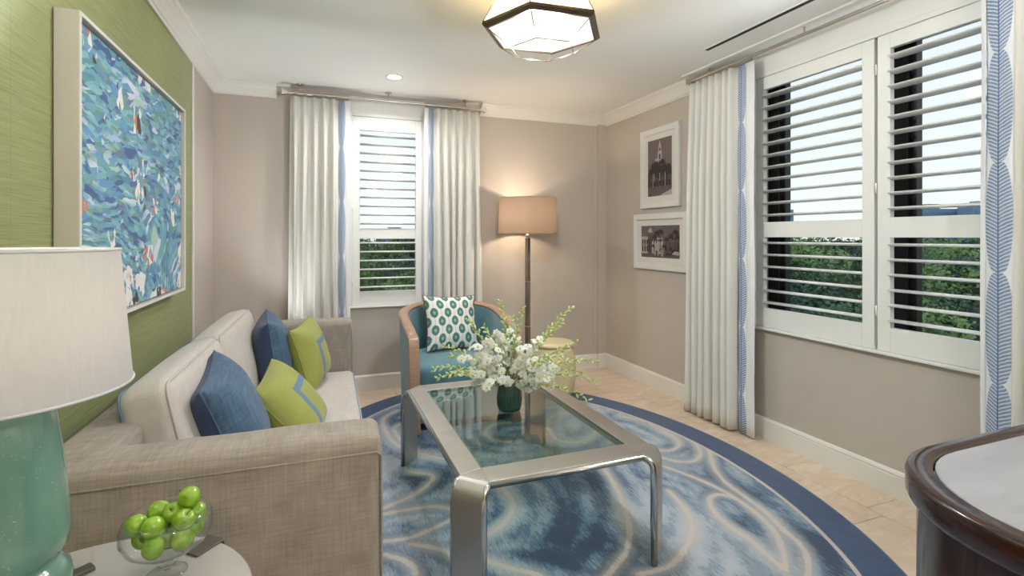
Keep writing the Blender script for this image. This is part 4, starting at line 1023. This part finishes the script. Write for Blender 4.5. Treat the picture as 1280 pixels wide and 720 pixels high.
# ------------------------------------------------------------------ pendant and downlights
M['hex_metal'] = plain('antique_bronze', srgb(112, 98, 84), .35, 1.0, var=.08); M['hex_wire'] = plain('wire_gold', srgb(160, 140, 112), .35, 1.0)
M['hex_shade'] = m_shade('pendant_shade', srgb(244, 222, 168), .5)
def glow(name, c, s):
    g = NT(name); nz = g.noise(g.coord(), 3, 2); e = g.n('ShaderNodeEmission'); g.put(e.inputs[0], g.ramp(nz, [(0, tuple(x * .96 for x in c[:3]) + (1,)), (1, c)])); e.inputs[1].default_value = s; g.surf(e.outputs[0]); return g.m
M['diffuser'] = glow('pendant_diffuser', (1, .95, .88, 1), 1.0); M['led'] = glow('downlight_lens', (1, .95, .88, 1), 8.0)
def pendant(label, loc, rz):
    root = thing('ceiling_pendant', label, 'ceiling light', loc, rz)
    hexr = lambda r, z: [(r * math.cos(PI / 3 * k), r * math.sin(PI / 3 * k), z) for k in range(6)]
    zb = -.245; zt = -.035; RB_, RT_, RW, zw = .30, .19, .162, -.337
    mb = MB(); mb.lathe([(.0, -.0005), (.075, -.0005), (.075, -.02), (.02, -.03), (.0, -.03)], 32, cap=False); mb.tube([(0, 0, -.028), (0, 0, zb + .02)], .008, 8); mb.build('canopy', M['hex_metal'], root, smooth=True, bevel=.001)
    mb = MB(); mb.rings([hexr(RB_ - .004, zb + .012), hexr(RT_, zt)], True, False); mb.build('upper_shade', M['hex_shade'], root)
    mb = MB(); mb.rings([hexr(RB_, zb + .014), hexr(RB_ + .003, zb), hexr(RB_ - .016, zb - .014), hexr(RB_ - .03, zb - .014), hexr(RB_ - .03, zb + .004)], True, False); mb.build('band', M['hex_metal'], root)
    mb = MB(); mb.rings([hexr(RB_ - .031, zb - .008), hexr(RB_ - .031, zb - .003)]); mb.build('diffuser', M['diffuser'], root)
    mb = MB(); A, B = hexr(RB_ - .004, zb - .002), hexr(RW, zw); C, D = hexr(RB_ - .002, zb + .012), hexr(RT_ + .002, zt)
    for k in range(6): mb.tube([A[k], B[k]], .0024, 6); mb.tube([B[k], B[(k + 1) % 6]], .0024, 6)
    mb.build('wire_cage', M['hex_wire'], root, smooth=True)
    mb = MB()
    for k in range(6): mb.tube([C[k], D[k]], .003, 6); mb.tube([D[k], D[(k + 1) % 6]], .003, 6)
    mb.build('shade_frame', M['hex_metal'], root, smooth=True)
    lamp_light('pendant_light', root, (0, 0, -.15), P_PENDANT, (1, .95, .86), .06)
    lamp_light('pendant_downlight', root, (0, 0, -.31), P_CAGE, (.88, .94, 1.0), .10)
    return root
pendant('hexagonal bronze ceiling light with cream shade and wire cage', (1.025, 2.272, H), math.radians(-5))
pendant('added hexagonal ceiling light behind the viewer, unseen, for fill', (1.025, -1.1, H), math.radians(-5))  # unseen second fixture, added to fill the room from behind the camera
def downlight(label, x, y):
    root = thing('recessed_downlight', label, 'downlight', (x, y, H), group='recessed downlights')
    mb = MB(); mb.lathe([(.052, -.0005), (.066, -.0005), (.066, -.004), (.058, -.006), (.052, -.004)], 36, cap=False); mb.build('ring', M['trim'], root, smooth=True)
    mb = MB(); mb.lathe([(.0, -.002), (.053, -.002), (.053, -.001), (.0, -.001)], 32, cap=False); mb.build('lens', M['led'], root)
    l = bpy.data.lights.new('downlight_beam', 'AREA'); l.shape = 'DISK'; l.size = .1; l.energy = P_DOWN; l.color = (1, .98, .95); l.spread = math.radians(150)
    o = bpy.data.objects.new('downlight_beam', l); COL.objects.link(o); o.parent = root; o.location = (0, 0, -.007)
downlight('small round recessed downlight in the ceiling near the back window', .561, 4.05)

def torchiere(label, x, y):  # standing uplight added out of view for ceiling bounce and soft fill
    root = thing('torchiere', label, 'floor lamp', (x, y, 0), group='added standing fill uplights')
    mb = MB(); mb.lathe([(.0, .001), (.14, .001), (.14, .015), (.02, .025), (.014, .04), (.014, 1.72), (.0, 1.72)], 28, cap=False); mb.build('pole', M['nickel'], root, smooth=True)
    bp = [(.02, 1.71), (.08, 1.725), (.14, 1.765), (.17, 1.81)]
    mb = MB(); mb.lathe(bp + [(r - .004, z + .003) for r, z in reversed(bp)], 40, cap=False); mb.build('bowl_shade', M['nickel'], root, smooth=True)
    l = bpy.data.lights.new('fill_uplight_light', 'AREA'); l.shape = 'DISK'; l.size = .24; l.energy = P_FILL_UP; l.color = (1, .97, .92)
    o = bpy.data.objects.new('fill_uplight_light', l); COL.objects.link(o); o.parent = root; o.location = (0, 0, 1.79); o.rotation_euler = (PI, 0, 0)
def fill_can(label, x, y, p, ang):  # concealed uplight added only to brighten the ceiling
    root = thing('fill_uplight_can', label, 'uplight', (x, y, 0), group='added floor fill lights')
    mb = MB(); pr = [(.0, .001), (.065, .001), (.065, .2), (.06, .2), (.055, .1), (.0, .1)]; mb.lathe(pr, 28, cap=False); mb.build('can', M['black'], root, smooth=True, bevel=.001)
    l = bpy.data.lights.new('fill_beam', 'SPOT'); l.energy = p; l.color = (.92, .96, 1.0); l.spot_size = math.radians(ang); l.spot_blend = .8; l.shadow_soft_size = .04
    o = bpy.data.objects.new('fill_beam', l); COL.objects.link(o); o.parent = root; o.location = (0, 0, .2); o.rotation_euler = (PI, 0, 0)
fill_can('added unseen floor uplight brightening the ceiling, behind the far end of the sofa', -.22, 4.26, P_FILL_CAN, 66)
fill_can('added unseen floor uplight brightening the ceiling, behind the dark cabinet', 2.69, .55, P_FILL_CAN * 3.5, 100)
torchiere('added unseen standing uplight for fill, behind the viewer by the green wall', -.45, -1.5)
torchiere('added unseen standing uplight for fill, behind the viewer by the right wall', 2.3, -1.8)

# ------------------------------------------------------------------ vase and orchids
VX, VY = .925, 2.47
M['vase_green'] = plain('vase_green_glaze', srgb(22, 62, 48), .22, var=.2, scale=20, **{'Coat Weight': .4})
mb = MB(); pr = [(0, .0006), (.045, .0006), (.055, .006), (.0625, .03), (.0645, .06), (.062, .095), (.055, .125), (.048, .14), (.046, .148), (.042, .148), (.044, .138), (.05, .12), (.05, .02), (0, .015)]
mb.lathe([(r, z) for r, z in pr], 112, cap=False, wob=lambda t: 1 + .022 * math.cos(28 * t))
tag(mb.build('vase', M['vase_green'], None, smooth=True, loc=(VX, VY, TZ)), 'dark green ribbed vase of white orchids on the glass coffee table', 'vase')
M['petal'] = m_shade('orchid_petal', srgb(246, 246, 238), .3); M['lip'] = plain('orchid_lip', srgb(222, 226, 150), .6, var=.15, scale=60)
M['bud'] = plain('orchid_bud', srgb(194, 206, 128), .55, var=.15, scale=60); M['sprig'] = plain('orchid_stem', srgb(112, 132, 52), .6, var=.2, scale=40)
def blossom():
    mb = MB()
    for k, (ang, L, w, lift) in enumerate(((90, .024, .0085, .004), (18, .025, .013, .002), (162, .025, .013, .002), (234, .023, .0085, .005), (306, .023, .0085, .005))):
        t = math.radians(ang); d = Vector((math.cos(t), math.sin(t), 0)); s = Vector((-d.y, d.x, 0)); up = Vector((0, 0, 1)); vs = []
        for u, ww, z in ((.06, .2, .0), (.35, .85, .3), (.65, 1.0, .35), (.9, .55, -.1), (1.03, .08, -.5)):
            for sd in (-1, 0, 1): vs.append(tuple(d * (L * u) + s * (w * ww * sd) + up * (lift * z * 2 + (.0022 if sd == 0 else 0))))
        fs = [(i * 3 + j, i * 3 + j + 1, (i + 1) * 3 + j + 1, (i + 1) * 3 + j) for i in range(4) for j in range(2)]
        mb.add(vs, fs, 0)
    b = len(mb.v); mb.lathe([(.001, .011), (.004, .009), (.0055, .004), (.002, .0)], 6, (0, -.003, 0), 1)
    return mb
def budmesh():
    mb = MB(); mb.lathe([(.0004, -.011), (.0032, -.006), (.0052, .0), (.0044, .006), (.0004, .011)], 7); return mb
BL = BUD = None
def spray(label, tip, nfl, nbud, seed, group=None, bow=.05, fstart=.35, fend=.95):
    """one orchid stem from the vase mouth to the tip point (world), flowers below, buds toward the tip"""
    global BL, BUD
    r = random.Random(seed); base = Vector((VX + r.uniform(-.022, .022), VY + r.uniform(-.022, .022), TZ + .06)); tip = Vector(tip)
    root = thing('orchid_spray', label, 'orchid', tuple(base), group=group); d = tip - base
    mouth = Vector((VX, VY, TZ + .15)) - base + Vector((r.uniform(-.02, .02), r.uniform(-.02, .02), 0))
    side = Vector((0, 0, 1)) * bow * d.length * 1.6
    def at(t):     # bezier: base, mouth-ish, raised, tip
        p0, p1, p2, p3 = Vector((0, 0, 0)), mouth * 1.25, mouth * .35 + d * .62 + side, d
        return p0 * (1 - t) ** 3 + p1 * 3 * t * (1 - t) ** 2 + p2 * 3 * t * t * (1 - t) + p3 * t ** 3
    pts = [at(i / 14) for i in range(15)]
    mb = MB(); mb.tube(pts, [.0024 * (1 - .65 * i / 14) for i in range(15)], 6); mb.build('stem', M['sprig'], root, smooth=True)
    for i in range(nfl):
        t = fstart + (fend - fstart) * (i + .5) / nfl + r.uniform(-.02, .02); p = at(t); tan = (at(min(1, t + .02)) - at(t - .02)).normalized()
        a = r.uniform(0, 2 * PI); o1 = tan.orthogonal().normalized(); o2 = tan.cross(o1); out = (o1 * math.cos(a) + o2 * math.sin(a) + Vector((0, -.25, .25))).normalized()
        q = (out * 1.0 + tan * .35 + Vector((-.1, -.45, .1))).normalized().to_track_quat('Z', 'Y') @ Euler((0, 0, r.uniform(-.5, .5))).to_quaternion()
        pos = p + out * r.uniform(.012, .026)
        if BL is None: BL = blossom().build('blossom', [M['petal'], M['lip']], root, smooth=True); o = BL
        else: o = copy_part(BL, root)
        o.location = pos; o.rotation_euler = q.to_euler(); s = r.uniform(.85, 1.2); o.scale = (s, s, s)
    for i in range(nbud):
        t = .5 + .5 * (i + .6) / nbud if nfl else .38 + .62 * (i + .6) / nbud; t = min(t, 1.0); p = at(t); tan = (at(min(1, t + .02)) - at(t - .03)).normalized()
        a = i * 2.4 + r.uniform(-.4, .4); o1 = tan.orthogonal().normalized(); o2 = tan.cross(o1); out = (o1 * math.cos(a) + o2 * math.sin(a)); dirv = (out + tan * .9).normalized()
        if BUD is None: BUD = budmesh().build('bud', M['bud'], root, smooth=True); o = BUD
        else: o = copy_part(BUD, root)
        o.location = p + dirv * .011; o.rotation_euler = dirv.to_track_quat('Z', 'Y').to_euler(); s = (1.55 - .9 * (t - .4)) * r.uniform(.8, 1.15); o.scale = (s, s, s * 1.1)
D0 = VX * FW[0] + VY * FW[1]
LONG = [ # tip pixel, depth offset, buds, flowers, label
 (540, 462, -.02, 15, 2, 'orchid spray with green buds reaching farthest left over the chair seat'),
 (546, 473, -.15, 13, 3, 'orchid spray with green buds reaching low to the left over the steel rail'),
 (556, 432, .12, 13, 1, 'orchid spray with green buds rising left in front of the ikat pillow'),
 (584, 398, .10, 13, 1, 'orchid spray with green buds climbing up across the right edge of the ikat pillow'),
 (625, 376, .05, 13, 2, 'tallest upright orchid spray with green buds, left of the lamp pole'),
 (654, 384, -.04, 12, 2, 'upright orchid spray with green buds just left of the lamp pole'),
 (716, 383, .06, 15, 2, 'orchid spray with green buds rising to the upper right above the drum stool'),
 (722, 428, .14, 11, 2, 'arching orchid spray with green buds crossing the top of the drum stool'),
 (703, 446, -.12, 9, 2, 'short orchid spray with buds in front of the drum stool'),
 (562, 444, .0, 12, 2, 'orchid spray with green buds between the chair seat edge and the white blooms'),
 (604, 408, -.05, 12, 2, 'orchid spray with green buds in front of the teal chair back'),
 (640, 396, .12, 10, 2, 'orchid spray with green buds just behind the tallest sprays'),
 (704, 402, -.02, 12, 2, 'orchid spray with green buds rising between the lamp pole and the drum stool'),
 (728, 466, .1, 10, 2, 'orchid spray with small buds crossing the right side of the drum stool'),
 (747, 452, .02, 13, 1, 'orchid spray with green buds reaching farthest right past the drum stool'),
 (748, 478, -.08, 12, 2, 'orchid spray with green buds reaching right and level'),
 (737, 501, -.14, 11, 2, 'orchid spray with green buds drooping low to the right over the table rail')]
for i, (px, py, dd, nb, nf, lab) in enumerate(LONG): spray(lab, ray(px, py, D0 + dd), nf + 1, int(nb * 1.6), 40 + i, bow=.10 if py > 440 else .05, fstart=.4, fend=.62)
rr = random.Random(12)
WHITE = [(575, 452), (566, 468), (590, 478), (588, 438), (604, 425), (612, 462), (618, 480), (628, 430), (632, 456), (634, 492), (648, 426), (650, 472), (660, 438), (664, 486), (676, 428), (684, 450), (690, 470), (672, 462), (600, 452), (640, 405), (655, 450), (700, 462), (622, 412), (690, 484), (606, 486)]
for i, (px, py) in enumerate(WHITE):
    spray('white orchid spray in full bloom in the middle of the vase', ray(px, py, D0 + rr.uniform(-.19, .17)), 7, 0, 80 + i, 'white orchid sprays in the vase', bow=.12, fstart=.45, fend=1.0)

# ------------------------------------------------------------------ outside: garden far below, skyline
GZ = -8.0
M['lawn'] = plain('ground_green', srgb(56, 76, 66), .95, var=.3, scale=.12); M['road'] = plain('asphalt', srgb(84, 96, 108), .9, var=.15, scale=.5)
mb = MB(); mb.box(-150, 500, -150, 500, GZ - 1, GZ); struct(mb.build('ground', M['lawn']))
mb = MB(); mb.box(24, 31, -60, 120, GZ + .01, GZ + .05); struct(mb.build('road', M['road']))
mb = MB(); mb.box(-60, 24, 34, 40, GZ + .01, GZ + .05); struct(mb.build('street', M['road']))
M['bark'] = plain('bark', srgb(96, 84, 72), .9, var=.25, scale=4)
LEAF = [plain('leaves_%s' % n, c, .6, var=.45, scale=1.2) for n, c in (('deep', srgb(48, 76, 56)), ('mid', srgb(72, 104, 58)), ('bright', srgb(110, 140, 68)))]
def foliage(seed, n=1500):
    r = random.Random(seed); vs = []; fs = []; cl = [(r.gauss(0, .5), r.gauss(0, .5), r.uniform(-.35, .75), r.uniform(.35, .65)) for _ in range(14)]
    for i in range(n):
        cx, cy, cz, cr = cl[i % 14]; v = Vector((r.gauss(0, 1), r.gauss(0, 1), r.gauss(0, 1))).normalized() * cr * r.uniform(.75, 1.05); p = Vector((cx, cy, cz * .8)) + v * Vector((1, 1, .8)).length / 1.63
        a = Vector((r.gauss(0, 1), r.gauss(0, 1), r.gauss(0, 1))).normalized() * r.uniform(.05, .1); b = a.orthogonal().normalized() * r.uniform(.03, .06); k = len(vs)
        vs += [tuple(p - a), tuple(p + b), tuple(p + a), tuple(p - b)]; fs.append((k, k + 1, k + 2, k + 3))
    return vs, fs
FOL = [foliage(s) for s in (1, 2, 3)]; CACHE = {}
def tree(label, group, x, y, top, rad, kind, seed):
    root = thing('tree', label, 'tree', (x, y, GZ), random.Random(seed).uniform(0, 6), group); cz = top - GZ - rad * .8
    key = (kind, seed % 3)
    if key not in CACHE:
        mb = MB(); mb.add(*FOL[seed % 3]); CACHE[key] = mb.build('crown', LEAF[kind], root); c = CACHE[key]
        c2 = c
    else: c2 = copy_part(CACHE[key], root)
    c2.location = (0, 0, cz); c2.scale = (rad, rad, rad)
    mb = MB(); mb.tube([(0, 0, .02), (.1, 0, cz * .5), (0, .1, cz)], [.28, .2, .12], 7); mb.build('trunk', M['bark'], root, smooth=True)
rr = random.Random(21); k = 0
for (d, tops, rad, n1, n2) in ((17, (376, 396), 1.2, 4, 2), (24, (342, 362), 1.7, 4, 2), (34, (320, 332), 2.1, 5, 2), (48, (307, 315), 2.5, 6, 3), (66, (301, 306), 3.0, 7, 3), (92, (298, 301), 3.6, 8, 3)):
    for i in range(n1):
        px = 930 + 350 * (i + rr.uniform(.25, .75)) / n1; py = rr.uniform(*tops); p = ray(px, py, d)
        tree('leafy green tree seen through the right wall shutters', 'trees outside the right window', p.x, p.y, p.z, rad * rr.uniform(.85, 1.15), k % 3, k); k += 1
    for i in range(n2):
        px = 430 + 110 * (i + rr.uniform(.3, .7)) / n2; py = rr.uniform(*tops); p = ray(px, py, d * 1.15)
        tree('leafy green tree seen through the back window shutters', 'trees outside the back window', p.x, p.y, p.z, rad * rr.uniform(.85, 1.15), k % 3, k); k += 1
M['tower'] = plain('hazy_facade', srgb(118, 146, 172), .7, var=.08, scale=.05); M['tower_win'] = plain('hazy_glazing', srgb(96, 128, 158), .3, var=.1, scale=.1)  # distance haze mixed into the facade and glazing colours
def tower(label, px0, px1, pytop, d):
    a, b = ray(px0, pytop, d), ray(px1, pytop, d); w = (b - a).length; root = thing('building', label, 'building', ((a.x + b.x) / 2, (a.y + b.y) / 2, GZ), -YAW, 'distant buildings on the skyline'); h_ = a.z - GZ
    mb = MB(); mb.box(-w / 2, w / 2, 0, w * .8, 0, h_); mb.box(-w * .2, w * .15, w * .2, w * .5, h_, h_ + 2.5); mb.build('walls', M['tower'], root)
    z = 2.0
    while z < h_ - 2: mb = MB(); mb.box(-w / 2 + .5, w / 2 - .5, -.12, .02, z, z + 1.6); mb.build('window_band', M['tower_win'], root); z += 3.4
tower('hazy blue building on the skyline in the left shutter panel', 948, 992, 262, 260)
tower('wide hazy blue building on the skyline in the right shutter panel', 1152, 1200, 261, 240)
tower('hazy blue building at the right of the right shutter panel', 1216, 1244, 258, 230)
tower('low hazy building on the skyline through the back window', 470, 512, 290, 260)
